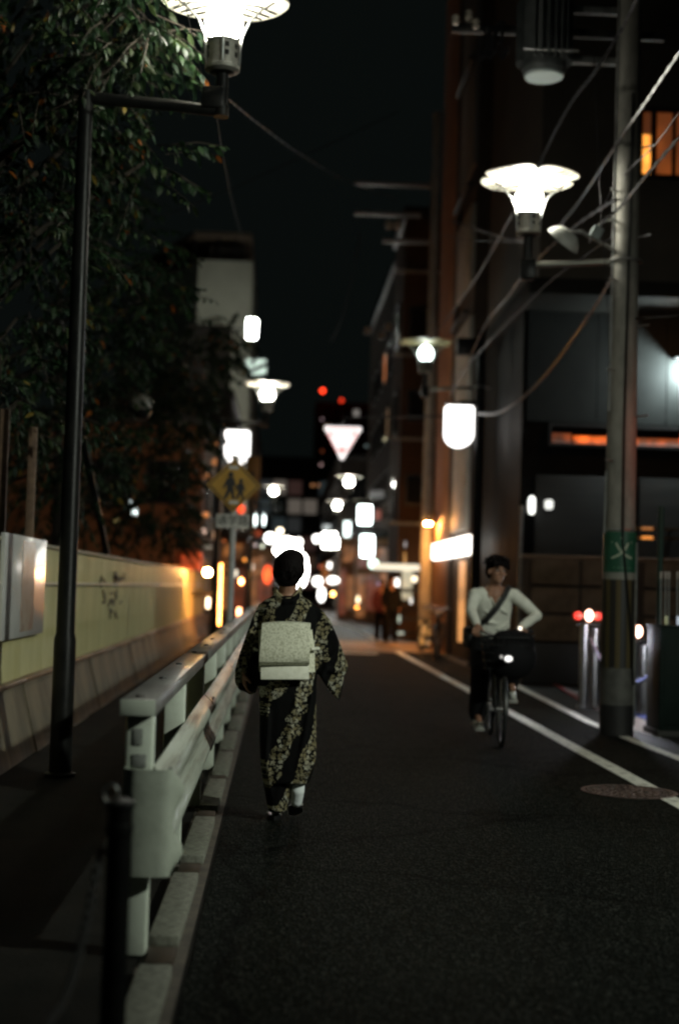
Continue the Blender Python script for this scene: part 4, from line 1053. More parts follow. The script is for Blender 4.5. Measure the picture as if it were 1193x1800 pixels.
# pale apartment block on the left
Yb = 84
v = [at(437, 700, Yb).x, at(341, 700, Yb).x, at(290, 700, 90).x]
ht = at(400, 458, Yb).z
pale = M('pale_render', (.62, .62, .50), .8, c2=(.54, .54, .43), scale=.5)
t = thing('apartment_block', (v[1], Yb, 0), 'pale grey green apartment block rising above the left trees', 'building')
bm = new(); prism(bm, [(v[0], Yb, 0), (v[0], 104, 0), (v[2]-4, 104, 0), (v[2]-4, 97, 0), (v[1], Yb, 0)], (0, 0, ht)); part('wall', bm, pale, t, False)
bm = new(); tz_ = at(400, 418, Yb).z
prism(bm, [(v[0]-.1, Yb-.3, 0), (v[0]-.1, 104, 0), (v[2]-4, 104, 0), (v[2]-4, 96.5, 0), (v[1]-.3, Yb-.3, 0)], (0, 0, .25))
bmesh.ops.translate(bm, vec=(0, 0, tz_), verts=bm.verts); part('roof', bm, M('roof_edge', (.16, .12, .08), .7), t, False)
for px in (300, 342, 385, 414):
    x = at(px, 440, Yb).x; bm = new(); bx(bm, x-.08, x+.08, Yb+.1+max(0, v[1]-x)*1.2, Yb+.26+max(0, v[1]-x)*1.2, ht+.002, tz_-.002); part('roof_post', bm, dark_metal, t)
bm = new(); bx(bm, v[0]-2.6, v[0]-.5, Yb+.5, Yb+1.2, ht+.002, tz_-.4); part('roof_room', bm, dark_wall2, t)
bm = new(); x1 = at(432, 580, Yb).x; x0_ = at(408, 580, Yb).x; bx(bm, x0_-2.6, x0_, Yb-.12, Yb-.004, 8, ht-3.9); part('recess', bm, dark_wall2, t)
add_windows(t, [(v[1]+.6, 7.5), (v[1]+1.8, 7.5), (v[1]+.6, 5), (v[1]+1.8, 5)], Yb, .9, 1.2, {1: wl[0]})
# floodlight of the sign that lights its face
def sign(name, px, py, Y, wpx, hpx, col, s, label, cat='sign', grp='lit shop signs along the far street', frame=True, mott=.2):
    p = at(px, py, Y); k = Y/F; W, H = wpx*k, hpx*k
    t = thing(name, p, label, cat, grp)
    bm = new(); bx(bm, p.x-W/2, p.x+W/2, Y-.10, Y+.10, p.z-H/2, p.z+H/2, min(W, H)*.1); part('lit_panel', bm, GL(name+'_glow', col, s, mott, 2/max(W, H)), t)
    if frame:
        bm = new(); bx(bm, p.x-W*.46, p.x+W*.46, Y+.104, Y+.2, p.z-H*.46, p.z+H*.46); part('back_box', bm, dark_metal, t)
        sgn_ = 1 if p.x > .5 else -1
        bm = new(); bx(bm, p.x+sgn_*W*.4, p.x+sgn_*(W*.5+.9), Y+.205, Y+.25, p.z-.05, p.z+.05); part('bracket', bm, dark_metal, t)
    return t
sign('vertical_sign', 443, 578, 80, 17, 34, (.92, .97, .88), 75, 'tall white lit sign beside the top right of the pale apartment block')
t = sign('green_sign', 450, 645, 70, 36, 27, (.80, 1, .86), .95, 'pale green lit sign crossed by dark shapes above the far left lamp')
for (px, py, w_, h_, a) in ((455, 646, 34, 7, -.45), (437, 661, 10, 12, .2), (461, 663, 16, 9, -.5), (447, 633, 6, 20, .5)):
    p = at(px, py, 69.8); k = 70/F; bm = new(); box(bm, p, (w_*k, .03, h_*k), Matrix.Rotation(a, 3, 'Y')); part('dark_shape', bm, ink, t, False)
SIG = [
 ('tube_light', 449, 914, 45, 11, 31, CW, 4, 'left of the paired white tube lights by the school sign'),
 ('tube_light', 464, 914, 45, 11, 31, CW, 4, 'right of the paired white tube lights by the school sign'),
 ('hanging_sign', 454, 938, 45, 18, 18, (1, .12, .03), .22, 'dull red panel hanging under the paired tube lights'),
 ('ball_lamp', 475, 946, 66, 27, 27, WH, 5, 'large round white light left of the kimono wearer head'),
 ('ball_lamp', 492, 934, 72, 18, 20, (1, .85, .6), 4, 'warm round light above the kimono wearer head'),
 ('ball_lamp', 525, 952, 76, 20, 20, WH, 4, 'round white light just right of the kimono wearer hair'),
 ('ball_lamp', 504, 963, 80, 56, 44, (1, .96, .90), 20, 'big white round light directly above the kimono wearer hair'),
 ('ball_lamp', 527, 1002, 81, 36, 72, (1, .95, .88), 14, 'tall oval white light at the right of the kimono wearer head'),
 ('ball_lamp', 557, 947, 82, 22, 22, WH, 4, 'leftmost of the white lights clustered over the far street'),
 ('light_box', 583, 950, 78, 40, 34, WH, 34, 'broadest white light in the cluster over the far street'),
 ('striped_sign', 574, 927, 74, 22, 17, (.82, .9, .88), .6, 'small dim striped sign above the far white cluster'),
 ('vertical_sign', 610, 930, 62, 20, 35, CW, 3, 'upright white sign between the far cluster and the square signs'),
 ('square_sign', 641, 905, 58, 31, 41, CW, 14, 'upper of the two large white signs right of the street'),
 ('square_sign', 645, 960, 56, 30, 46, CW, 14, 'lower of the two large white signs right of the street'),
 ('ball_lamp', 656, 991, 50, 25, 25, GW, 2.4, 'pale green round light at the left end of the canopy'),
 ('lit_window', 692, 652, 60, 12, 20, GW, .9, 'greenish lit window high left of the dim flower lamp'),
 ('roof_lamp', 696, 601, 58, 14, 17, CW, 1.6, 'white round lamp high left above the dim flower lamp'),
 ('paper_lantern', 470, 1010, 41, 24, 42, (1, .09, .02), 1.6, 'glowing red lantern beside the kimono wearer neck'),
 ('street_globe', 579, 994, 70, 14, 20, WH, 3, 'small warm white light between the canopy and the street end'),
 ('red_lamp', 563, 996, 70, 12, 13, (1, .16, .06), .6, 'small dull red light near the street end'),
 ('shop_light', 558, 1022, 60, 24, 24, WH, 4, 'white shop light right of the kimono wearer shoulder, upper left'),
 ('shop_light', 585, 1020, 62, 28, 20, WH, 3.5, 'wide white shop light beside the upper left shop light'),
 ('shop_light', 565, 1045, 58, 20, 34, WH, 4, 'tall white shop light closest to the road surface'),
 ('shop_light', 585, 1044, 60, 14, 15, (1, .5, .14), 12, 'round orange shop light right of the tall white one'),
 ('floor_lamp', 629, 1054, 52, 13, 22, (1, .8, .5), 2.4, 'warm white standing light at the foot of the right shops'),
 ('floor_lamp', 627, 1068, 52, 10, 10, (1, .36, .06), 12, 'orange glow under the warm white standing light'),
 ('neon_tube', 666, 1026, 42, 9, 14, (.8, .6, 1), .7, 'small lavender tube at the left of the lit shop front'),
 ('neon_tube', 669, 1046, 42, 11, 12, (1, .22, .07), .8, 'small red light under the lavender tube'),
 ('neon_tube', 672, 1055, 42, 9, 9, (1, .5, .4), .6, 'tiny pink light lowest beside the lit shop front'),
 ('door_light', 697, 1037, 39.5, 15, 48, (1, .98, .92), 3.0, 'tall white lit door behind the standing person'),
 ('door_light', 728, 1018, 39.5, 16, 18, (1, .85, .6), 2.4, 'round warm light at the right end of the shop front'),
 ('door_light', 722, 1056, 39.5, 11, 18, WH, 1.5, 'small white light low at the right of the shop front'),
 ('shop_glow', 715, 1028, 40, 26, 60, (1, .88, .55), .42, 'pale yellow lit shop window under the canopy'),
 ('step_light', 701, 1088, 38.5, 10, 20, GW, .8, 'greenish white light low beside the standing person'),
 ('step_light', 704, 1113, 38, 18, 10, GW, .55, 'flat greenish light at the foot of the shop front'),
 ('orange_sign', 721, 915, 44, 26, 96, (1, .27, .07), .16, 'tall dim orange hanging sign with dark marks on the right'),
 ('column_sign', 690, 890, 54, 17, 130, (.82, .76, .86), .17, 'tall pale lavender lit column sign right of the square signs'),
 ('banner_sign', 664, 905, 56, 18, 26, (1, .20, .12), .20, 'dull red banner sign just right of the upper square sign'),
 ('ledge_sign', 662, 868, 57, 34, 20, (.8, .78, .75), .10, 'dim grey ledge sign above the square signs'),
 ('post_lamp', 712, 957, 40, 10, 20, (.8, .78, .8), .35, 'small greyish lamp above the amber post'),
 ('amber_post', 711, 983, 40, 8, 32, (1, .42, .05), .42, 'short amber lit post over the canopy'),
 ('small_lamp', 676, 772, 62, 11, 13, (1, .9, .55), .8, 'small pale yellow light high right of the triangle sign'),
 ('small_lamp', 683, 789, 62, 10, 10, (1, .55, .4), .4, 'small pink light under the pale yellow one'),
 ('small_lamp', 644, 784, 62, 16, 10, (.5, .75, .75), .10, 'dim teal light right of the triangle sign'),
 ('small_lamp', 549, 853, 90, 11, 11, (1, .42, .16), .6, 'left of two dim orange lights over the far street'),
 ('small_lamp', 559, 853, 90, 8, 9, (1, .42, .16), .4, 'right of two dim orange lights over the far street'),
 ('small_lamp', 566, 737, 95, 12, 10, (.9, .6, .65), .25, 'dim pink light left of the triangle sign top'),
 ('small_lamp', 564, 817, 95, 10, 11, (1, .62, .6), .6, 'pinkish round light left of the triangle sign tip'),
 ('small_lamp', 566, 793, 95, 11, 10, (1, .22, .06), .15, 'dull orange light left of the triangle sign edge'),
 ('shop_lamp', 365, 1006, 31, 20, 20, (1, .45, .12), 420, 'bright warm lamp at the far end of the pale hoarding'),
 ('shop_lamp', 358, 934, 41, 17, 16, (1, .66, .5), 1.2, 'left of two pinkish lamps over the red awning'),
 ('shop_lamp', 377, 940, 41, 13, 20, (1, .55, .3), .8, 'right of two pinkish lamps over the red awning'),
 ('shop_lamp', 350, 961, 41.5, 10, 12, (1, .8, .65), .35, 'small dim lamp just over the left of the red awning'),
 ('menu_board', 366, 962, 41.5, 20, 13, (.9, .85, .65), .25, 'small pale lit menu board above the red awning'),
 ('shop_lamp', 364, 1060, 39.6, 16, 26, (1, .72, .45), 8, 'pale lit panel low past the end of the hoarding'),
 ('light_strip', 387, 1045, 33, 9, 115, (1, .36, .07), 24, 'long upright orange light strip beside the school sign post'),
 ('shop_lamp', 415, 1008, 42, 9, 20, (1, .9, .7), 2, 'narrow warm lamp just right of the school sign post'),
 ('shop_lamp', 424, 1022, 41, 14, 18, (1, .36, .10), 30, 'orange lamp lower right of the school sign post'),
 ('shop_lamp', 430, 984, 43, 12, 12, (1, .33, .05), 3, 'round orange lamp above the lower right orange lamp'),
 ('shop_lamp', 444, 997, 43, 10, 18, (1, .78, .6), 1.3, 'cream lamp between the orange lamps and the red lantern'),
 ('shop_lamp', 420, 1076, 38, 14, 22, (1, .40, .18), 12, 'pinkish orange lamp just above the far guard rail'),
 ('shop_lamp', 394, 951, 42, 7, 9, (1, .24, .06), .7, 'tiny orange lamp left of the school sign post top'),
 ('shop_lamp', 449, 958, 50, 10, 14, (1, .8, .78), .9, 'left small lamp under the dull red panel'),
 ('shop_lamp', 461, 960, 50, 12, 15, (.95, 1, .75), 1.6, 'right small lamp under the dull red panel'),
]
for (nm, px, py, Y_, wpx, hpx, col, s, lab) in SIG:
    rnd_shape = nm in ('ball_lamp', 'shop_lamp', 'shop_light', 'small_lamp', 'street_globe', 'red_lamp', 'roof_lamp', 'floor_lamp', 'neon_tube', 'paper_lantern', 'tube_light', 'post_lamp')
    if nm == 'shop_lamp' and hpx > wpx*1.5: rnd_shape = False
    if rnd_shape: dot(nm, px, py, Y_, max(3.5, wpx-8), max(4, hpx-8), col, s*1.5, lab, 'lamp' if 'lantern' not in nm else 'lantern', 'small lamps along the far street')
    else: 
        t = sign(nm, px, py, Y_, max(3, wpx-8), max(4, hpx-8), col, s, lab, 'sign' if 'sign' in nm or 'board' in nm else 'light')
        if nm == 'orange_sign':
            for py2 in (910, 935, 893):
                q = at(721, py2, Y_-.12); bm = new(); box(bm, q, (.14, .02, .17), Matrix.Rotation(.4, 3, 'Y')); part('dark_mark', bm, ink, t, False)

# restaurant with red awning on the left
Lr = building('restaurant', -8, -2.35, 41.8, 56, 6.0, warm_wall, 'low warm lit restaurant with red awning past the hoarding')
bm = new(); a0 = at(318, 986, 41).x; z0 = at(340, 1003, 41).z; z1 = at(340, 972, 41.7).z
prism(bm, [(a0, 41.79, z1), (a0, 40.6, z0), (a0, 40.6, z0-.08), (a0, 41.79, z0-.02)], (-2.30-a0, 0, 0)); part('awning', bm, GL('backlit_awning', (1, .11, .02), .55, .5, 1.2), Lr, False)  # cloth glows by itself in place of lamplight on it
add_windows(Lr, [(-3.4, 1.3), (-5.0, 1.3), (-3.4, 4.3), (-5, 4.3)], 41.8, 1.2, 1.3, {0: wl[2], 1: wl[2]})
add_windows(Lr, [(43.5, 1.5), (46, 1.5), (49, 1.5), (44, 4.2), (48, 4.2)], 0, 1.3, 1.4, {0: wl[2], 1: wl[0], 2: wl[2]}, side=-2.35)
t = building('corner_shop', -8, -2.2, 58, 80, 9, dark_wall2, 'dark three storey shop building on the left of the far street')
add_windows(t, [(60+3*i, 2.0+2.8*j) for i in range(6) for j in range(3)], 0, 1.4, 1.4, {0: wl[2], 3: wl[2], 6: wl[2], 7: wl[0], 9: wl[2], 12: wl[2], 13: wl[2], 15: wl[2]}, side=-2.2)
add_windows(t, [(-3.2, 4.5), (-5, 4.5), (-3.2, 7.2)], 58, 1.2, 1.3, {0: wl[0]})
t = building('far_left_block', -14, -2.4, 106, 150, 15, dark_wall2, 'dark block behind the far white cluster on the left')
FLB = t
# right side, beyond the crossing
D = building('shop_building', 3.3, 9, 40.2, 44, 12, M('shop_brown_wall', (.085, .05, .03), .8, c2=(.06, .036, .022), scale=.8, spec=.1), 'brown shop building with a lit canopy beyond the crossing')
bm = new(); q0 = at(655, 997, 39.9); q1 = at(737, 997, 39.9); bx(bm, q0.x, q1.x, 39.3, 39.9, q0.z-.07, q0.z+.10, .02)
solid('lit_canopy', bm, GL('canopy_glow', (1, .95, .74), 1.0), 'long pale yellow lit canopy across the shop front', 'canopy', (q0.x, 39.6, q0.z))
add_windows(D, [(3.8, 4.2), (3.8, 6.6), (3.8, 9), (5.2, 4.2), (5.2, 6.6), (5.2, 9)], 40.2, .7, .9, {})
add_windows(D, [(42.1, 4+2.6*j) for j in range(3)], 0, 1.2, 1.3, {}, side=3.3)
for k_ in range(4):
    bm = new(); bx(bm, 3.02, 4.3, 40.0, 40.195, 3.2+2.4*k_, 3.28+2.4*k_, .01); part('balcony_slab', bm, concrete, D)
t = building('grey_block', 4.5, 12, 58, 76, 15, grey_wall, 'grey block behind the square white signs on the right')
add_windows(t, [(59+2.6*i, 3+2.8*j) for i in range(6) for j in range(4)], 0, 1.3, 1.4, {1: wl[1], 6: wl[0], 11: wl[2], 16: wl[0]}, side=4.5)
add_windows(t, [(5.3, 6), (6.8, 6), (5.3, 9), (6.8, 9), (5.3, 12), (6.8, 12)], 58, 1.1, 1.4, {0: wl[0], 3: wl[0]})
t = building('far_right_block', 3.2, 14, 80, 120, 8.6, dark_wall2, 'dark tall block at the right of the street end')
add_windows(t, [(4.2+1.8*i, 4+3*j) for i in range(4) for j in range(2)], 80, 1.1, 1.5, {0: wl[1], 5: wl[0]})
add_windows(t, [(82+4*i, 2.2+2.4*j) for i in range(9) for j in range(3)], 0, 3.0, 1.9, {3: wl[0], 9: wl[2], 12: wl[0], 15: wl[2], 18: wl[2]}, side=3.2)
t = building('street_end_block', -6, 16, 175, 190, 17, dark_wall2, 'dark block closing the far end of the street')
fill_glow = [GL('fill_pane_'+n_, c_, s_) for n_, c_, s_ in (('grey', (.8, .85, .85), .022), ('brown', (1, .55, .35), .035), ('rose', (1, .5, .42), .028), ('cool', (.55, .75, .8), .03), ('amber', (1, .40, .12), .12), ('white', (1, .85, .7), .09))]  # panes glow faintly as fill, added to lift the dark far blocks
def scatter(n, seed, p=.75):
    r = random.Random(seed); return {i: fill_glow[min(5, int(r.random()**1.5*6))] for i in range(n) if r.random() < p}
add_windows(t, [(-4.2+1.9*i, 2+2.3*j) for i in range(10) for j in range(6)], 175, 1.75, 1.9, scatter(60, 3))
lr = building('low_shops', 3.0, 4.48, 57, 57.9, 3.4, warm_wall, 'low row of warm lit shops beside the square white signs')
SG = GL('shop_front_glow', (1, .34, .08), .16, .8, 3); SG2 = GL('shop_front_red', (1, .16, .04), .10, .8, 4)
for i, (x0, x1, z0, z1, mt) in enumerate(((3.06, 3.40, .2, 1.9, SG), (3.46, 3.95, .5, 1.9, SG2), (4.0, 4.42, .1, 2.0, SG), (3.1, 3.8, 2.2, 2.9, SG2), (3.9, 4.4, 2.3, 3.1, SG))):
    bm = new(); bx(bm, x0, x1, 56.90, 56.995, z0, z1, .01); part('lit_pane', bm, mt, lr, False)
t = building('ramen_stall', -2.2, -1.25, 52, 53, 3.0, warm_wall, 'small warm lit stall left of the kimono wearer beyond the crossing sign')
for i, (x0, x1, z0, z1, mt) in enumerate(((-2.15, -1.8, .3, 2.2, SG), (-1.74, -1.3, .6, 2.0, SG2), (-2.1, -1.4, 2.3, 2.85, SG))):
    bm = new(); bx(bm, x0, x1, 51.90, 51.995, z0, z1, .01); part('lit_pane', bm, mt, t, False)
add_windows(FLB, [(108+4*i, 2.5+2.6*j) for i in range(10) for j in range(5)], 0, 3.2, 2.0, scatter(50, 5), side=-2.4)
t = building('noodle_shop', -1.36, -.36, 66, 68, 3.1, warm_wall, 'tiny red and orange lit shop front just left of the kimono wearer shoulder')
for (x0, x1, z0, z1, mt) in ((-1.32, -1.08, .2, 2.6, SG), (-1.03, -.72, .5, 1.7, SG2), (-1.03, -.72, 1.8, 2.7, SG), (-.67, -.40, .2, 2.4, SG2)):
    bm = new(); bx(bm, x0, x1, 65.90, 65.995, z0, z1, .01); part('lit_pane', bm, mt, t, False)
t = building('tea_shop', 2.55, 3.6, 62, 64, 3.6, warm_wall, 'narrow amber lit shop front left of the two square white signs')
for (x0, x1, z0, z1, mt) in ((2.6, 2.85, .2, 2.2, SG2), (2.9, 3.25, .4, 1.9, SG), (3.3, 3.55, .2, 2.6, SG2), (2.7, 3.3, 2.5, 3.2, SG)):
    bm = new(); bx(bm, x0, x1, 61.90, 61.995, z0, z1, .01); part('lit_pane', bm, mt, t, False)
# far tower with red warning lamps
T = building('distant_tower', at(556, 700, 420).x, at(676, 700, 420).x, 420, 440, at(610, 704, 420).z-1, dark_wall2, 'distant dark tower topped by red warning lamps')
add_windows(T, [(at(575+17*i, 730, 420).x, at(600, 725+14*j, 420).z) for i in range(6) for j in range(3)], 420, 1.6, 1.8, {2: wl[0], 9: wl[1]})
for i, (px, py) in enumerate(((567, 687), (660, 691), (600, 704))):
    dot('warning_lamp', px, py, 415, 7 if i < 2 else 6, 7 if i < 2 else 6, RD, (6, 6, 2)[i], ('left red warning lamp on the distant tower', 'right red warning lamp on the distant tower', 'dimmer low red warning lamp of the distant tower')[i], 'lamp', 'red warning lamps')
# ================================================================== PEOPLE
skin = M('skin', (.36, .19, .12), .55, c2=(.30, .15, .095), scale=20)
hair_m = M('black_hair', (.004, .003, .003), .7, c2=(.008, .006, .006), scale=60, bump=.5, spec=.08, bscale=120, stretch=(1, 1, .25))

def hand(bm, wrist, d, palm_n, s=1.0, curl=.5, thumb_side=1):
    """palm, four bent fingers of unequal length and a thumb from the side of the palm"""
    d = Vector(d).normalized(); nrm = Vector(palm_n); nrm = (nrm-d*nrm.dot(d)).normalized(); side = d.cross(nrm)*thumb_side
    w_ = Vector(wrist)
    for f in (-.024, -.008, .008, .024):
        limb(bm, [w_+side*f*.6*s, w_+d*.085*s+side*f*1.15*s], [.016*s, .013*s], 8)
    for f, l in ((.030, .068), (.010, .078), (-.011, .072), (-.030, .056)):
        p0 = w_+d*.085*s+side*f*s
        p1 = p0+(d*math.cos(curl*.7)+nrm*math.sin(curl*.7))*l*.5*s
        p2 = p1+(d*math.cos(curl*1.8)+nrm*math.sin(curl*1.8))*l*.3*s
        p3 = p2+(d*math.cos(curl*2.8)+nrm*math.sin(curl*2.8))*l*.25*s
        limb(bm, [p0, p1, p2, p3], [.0088*s, .008*s, .0075*s, .0065*s], 8)
    t0 = w_+d*.03*s+side*.026*s
    t1 = t0+(d*.6+side*.8+nrm*.3).normalized()*.035*s; t2 = t1+(d*.85+side*.25+nrm*.5).normalized()*.032*s
    limb(bm, [t0, t1, t2], [.013*s, .010*s, .0085*s], 8)

def face(bm, c, fwd, upv, s=1.0):
    """head volumes with brow, nose, mouth, chin and ears; c is the head centre"""
    c = Vector(c); f = Vector(fwd).normalized(); u = Vector(upv); u = (u-f*u.dot(f)).normalized(); r = f.cross(u)
    rot = Matrix((r, f, u)).transposed()
    P = lambda x, y, z: c+r*x*s+f*y*s+u*z*s
    ell(bm, P(0, -.012, .03), (.076*s, .092*s, .085*s), 10, rot)
    ell(bm, P(0, .022, -.045), (.060*s, .066*s, .070*s), 10, rot)
    ell(bm, P(0, .062, -.095), (.026*s, .022*s, .02*s), 6, rot)      # chin
    ell(bm, P(0, .080, .020), (.052*s, .014*s, .012*s), 6, rot)      # brow
    limb(bm, [P(0, .086, .008), P(0, .104, -.030)], [.009*s, .013*s], 8)
    ell(bm, P(.013, .092, -.034), (.009*s, .009*s, .008*s), 5, rot); ell(bm, P(-.013, .092, -.034), (.009*s, .009*s, .008*s), 5, rot)
    ell(bm, P(0, .080, -.062), (.019*s, .011*s, .006*s), 6, rot); ell(bm, P(0, .079, -.072), (.016*s, .010*s, .007*s), 6, rot)
    for q in (-1, 1):
        ell(bm, P(q*.042, .066, -.028), (.024*s, .018*s, .018*s), 6, rot)
        ell(bm, P(q*.078, -.008, -.012), (.010*s, .020*s, .032*s), 7, rot)
    return P, rot

def eyes(person, P, rot, s):
    wm = M('eye_white', (.5, .48, .45), .2); im = M('eye_iris', (.02, .012, .008), .15)
    for q in (-1, 1):
        bm = new(); ell(bm, P(q*.032, .076, .002), (.0145*s, .008*s, .0075*s), 6, rot); e = part('eye', bm, wm, person)
        bm = new(); ell(bm, P(q*.032, .0826, .002), (.0065*s, .003*s, .0065*s), 6, rot); part('iris', bm, im, e)
        bm = new(); limb(bm, [P(q*.014, .090, .022), P(q*.034, .089, .028), P(q*.05, .078, .022)], [.004*s, .0045*s, .003*s], 6); part('eyebrow', bm, hair_m, person)

# ------------------------------------------------------------------ kimono wearer
KY = 8.4
def W(px, py, dy=0): return at(px, py, KY+dy)
base = W(500, 1437); base.z = 0
K = thing('person', base, 'person in dark floral kimono with pale obi walking away on the road', 'person')
# body under the clothes: head, neck, trunk, arms with hands, legs with feet
bm = new()
hc = W(507, 1003, .01)
fwd = Vector((-.12, 1, -.05))
P, rot = face(bm, hc, fwd, (.04, 0, 1), 1.0)
nk = W(504, 1062, .02)
limb(bm, [hc+Vector((0, -.02, -.06)), W(505, 1040, 0), nk], [.054, .050, .06], 12)
limb(bm, [nk, W(504, 1110, .01), W(505, 1170, .01), W(505, 1215, 0)], [.09, .10, .095, .105], 14)
lw = W(427, 1176, -.02); rw = W(582, 1165, .03)
limb(bm, [nk, W(470, 1082, 0)], [.06, .045]); limb(bm, [nk, W(540, 1082, 0)], [.06, .045])
limb(bm, [W(468, 1084, 0), W(442, 1130, .0), lw], [.042, .034, .024]); limb(bm, [W(540, 1084, 0), W(568, 1130, 0), rw], [.042, .034, .024])
hand(bm, lw+Vector((.0, 0, -.012)), (.10, -.05, -1), (.9, .3, 0), .92, .42, 1)
hand(bm, rw, (.25, .25, -.9), (-.8, .3, 0), .92, .45, -1)
limb(bm, [W(490, 1205, 0), W(486, 1310, -.03), W(489, 1405, .02)], [.085, .055, .034]); limb(bm, [W(525, 1205, 0), W(528, 1310, .05), W(524, 1372, -.02)], [.085, .055, .036])
limb(bm, [W(489, 1405, .02), W(487, 1424, .02)+Vector((0, .12, 0))], [.034, .03]); limb(bm, [W(524, 1372, -.02), W(520, 1405, .03), W(519, 1418, .10)], [.036, .03, .026])
part('body', fuse(bm, .0055, 3), skin, K, 'all')
eyes(K, P, rot, 1.0)
# hair: short cut swept up at the back with a small knot
bm = new()
ell(bm, W(508, 996, -.015), (.093, .105, .098), 12)
ell(bm, W(505, 1012, -.02), (.080, .080, .074), 10)
ell(bm, W(512, 984, -.02), (.080, .085, .066), 10)
for i in range(110):
    a = rnd.uniform(0, 2*PI); e = rnd.uniform(-.5, 1.2); c_ = W(508, 998, -.015)
    d = Vector((math.cos(a)*math.cos(e), math.sin(a)*math.cos(e), math.sin(e)))
    p = c_+Vector((d.x*.088, d.y*.10, d.z*.093)); limb(bm, [p, p+Vector((d.x*.008, -.004, -.03))], [.007, .004], 5)
part('hair', fuse(bm, .006, 2), hair_m, K, 'all')

def kimono_mat():
    m, nt, b = nodes('kimono_floral'); L = nt.links.new; N = nt.nodes.new
    b.inputs['Roughness'].default_value = .85; b.inputs['Specular IOR Level'].default_value = .12
    tc = N('ShaderNodeTexCoord')
    def mth(op, a, b_=None):
        n = N('ShaderNodeMath'); n.operation = op
        for i, v in enumerate((a, b_)):
            if v is None: continue
            if isinstance(v, (int, float)): n.inputs[i].default_value = v
            else: L(v, n.inputs[i])
        return n.outputs[0]
    # fold the cloth flat: x sideways plus some depth so the print carries round the sides
    sx = N('ShaderNodeSeparateXYZ'); L(tc.outputs['Object'], sx.inputs[0])
    u = mth('ADD', sx.outputs[0], mth('MULTIPLY', sx.outputs[1], .55))
    cb = N('ShaderNodeCombineXYZ'); L(u, cb.inputs[0]); L(sx.outputs[2], cb.inputs[1])
    nz = N('ShaderNodeTexNoise'); nz.inputs['Scale'].default_value = 4.0; nz.inputs['Detail'].default_value = 3; L(cb.outputs[0], nz.inputs[0])
    d = mth('ADD', mth('MULTIPLY', u, .93), mth('MULTIPLY', sx.outputs[2], -.36))
    d = mth('ADD', d, mth('MULTIPLY', nz.outputs[0], .22))
    band = mth('SINE', mth('MULTIPLY', d, 2*PI/.185))
    n2 = N('ShaderNodeTexNoise'); n2.inputs['Scale'].default_value = 9; L(cb.outputs[0], n2.inputs[0])
    band = mth('ADD', band, mth('MULTIPLY', mth('SUBTRACT', n2.outputs[0], .5), 2.2))
    mask = mth('GREATER_THAN', band, -.18)
    def flowers(scale, seed, petals):
        mp = N('ShaderNodeMapping'); L(cb.outputs[0], mp.inputs[0]); mp.inputs['Location'].default_value = (seed, seed*.7, 0)
        vo = N('ShaderNodeTexVoronoi'); vo.voronoi_dimensions = '2D'; vo.inputs['Scale'].default_value = scale; vo.inputs['Randomness'].default_value = .85
        L(mp.outputs[0], vo.inputs['Vector'])
        sb = N('ShaderNodeVectorMath'); sb.operation = 'SUBTRACT'; L(mp.outputs[0], sb.inputs[0]); L(vo.outputs['Position'], sb.inputs[1])
        s2 = N('ShaderNodeSeparateXYZ'); L(sb.outputs[0], s2.inputs[0])
        ang = mth('ARCTAN2', s2.outputs[1], s2.outputs[0])
        sc = N('ShaderNodeSeparateXYZ'); L(vo.outputs['Color'], sc.inputs[0])
        ang = mth('ADD', ang, mth('MULTIPLY', sc.outputs[0], 6.0))
        rad = mth('ADD', .27, mth('MULTIPLY', mth('COSINE', mth('MULTIPLY', ang, petals)), .17))
        dd = vo.outputs['Distance']
        f = mth('LESS_THAN', dd, rad)
        core = mth('GREATER_THAN', dd, .07)
        return mth('MULTIPLY', f, core), sc.outputs[1]
    f1, c1 = flowers(33, 0, 5)
    f2, c2_ = flowers(52, 3.1, 4)
    fl = mth('MULTIPLY', mth('MAXIMUM', f1, mth('MULTIPLY', f2, .75)), mask)
    rp = N('ShaderNodeValToRGB'); e = rp.color_ramp.elements
    e[0].position = 0; e[0].color = (.22, .185, .095, 1); e[1].position = 1; e[1].color = (.50, .49, .39, 1)
    x = e.new(.5); x.color = (.32, .285, .175, 1)
    L(c1, rp.inputs[0])
    mx = N('ShaderNodeMix'); mx.data_type = 'RGBA'; L(fl, mx.inputs[0]); mx.inputs[6].default_value = (.003, .003, .003, 1); L(rp.outputs[0], mx.inputs[7])
    L(mx.outputs[2], b.inputs['Base Color'])
    wv = N('ShaderNodeTexNoise'); wv.inputs['Scale'].default_value = 14; L(tc.outputs['Object'], wv.inputs[0])
    bp_ = N('ShaderNodeBump'); bp_.inputs['Strength'].default_value = .35; bp_.inputs['Distance'].default_value = .02; L(wv.outputs[0], bp_.inputs['Height']); L(bp_.outputs[0], b.inputs['Normal'])
    return m
KM = kimono_mat()
def ring(py, xl, xr, d, dy=0, n=24, sq=2.4, tilt=0):
    a = W(xl, py, dy); b = W(xr, py, dy); c_ = (a+b)/2; rx = (b-a).length/2; out = []
    for k in range(n):
        th = 2*PI*k/n; cs, sn = math.cos(th), math.sin(th)
        e = 2/sq
        out.append(c_+Vector((rx*abs(cs)**e*(1 if cs > 0 else -1), d*abs(sn)**e*(1 if sn > 0 else -1), (b.z-a.z)/2*cs)))
    return out
bm = new()
loft(bm, [ring(1047, 481, 529, .075, .0), ring(1055, 464, 543, .085), ring(1068, 452, 558, .10), ring(1100, 451, 559, .115), ring(1150, 454, 556, .12), ring(1200, 455, 556, .13), ring(1250, 456, 556, .132), ring(1300, 456, 556, .125), ring(1345, 458, 554, .12), ring(1374, 462, 545, .11)])
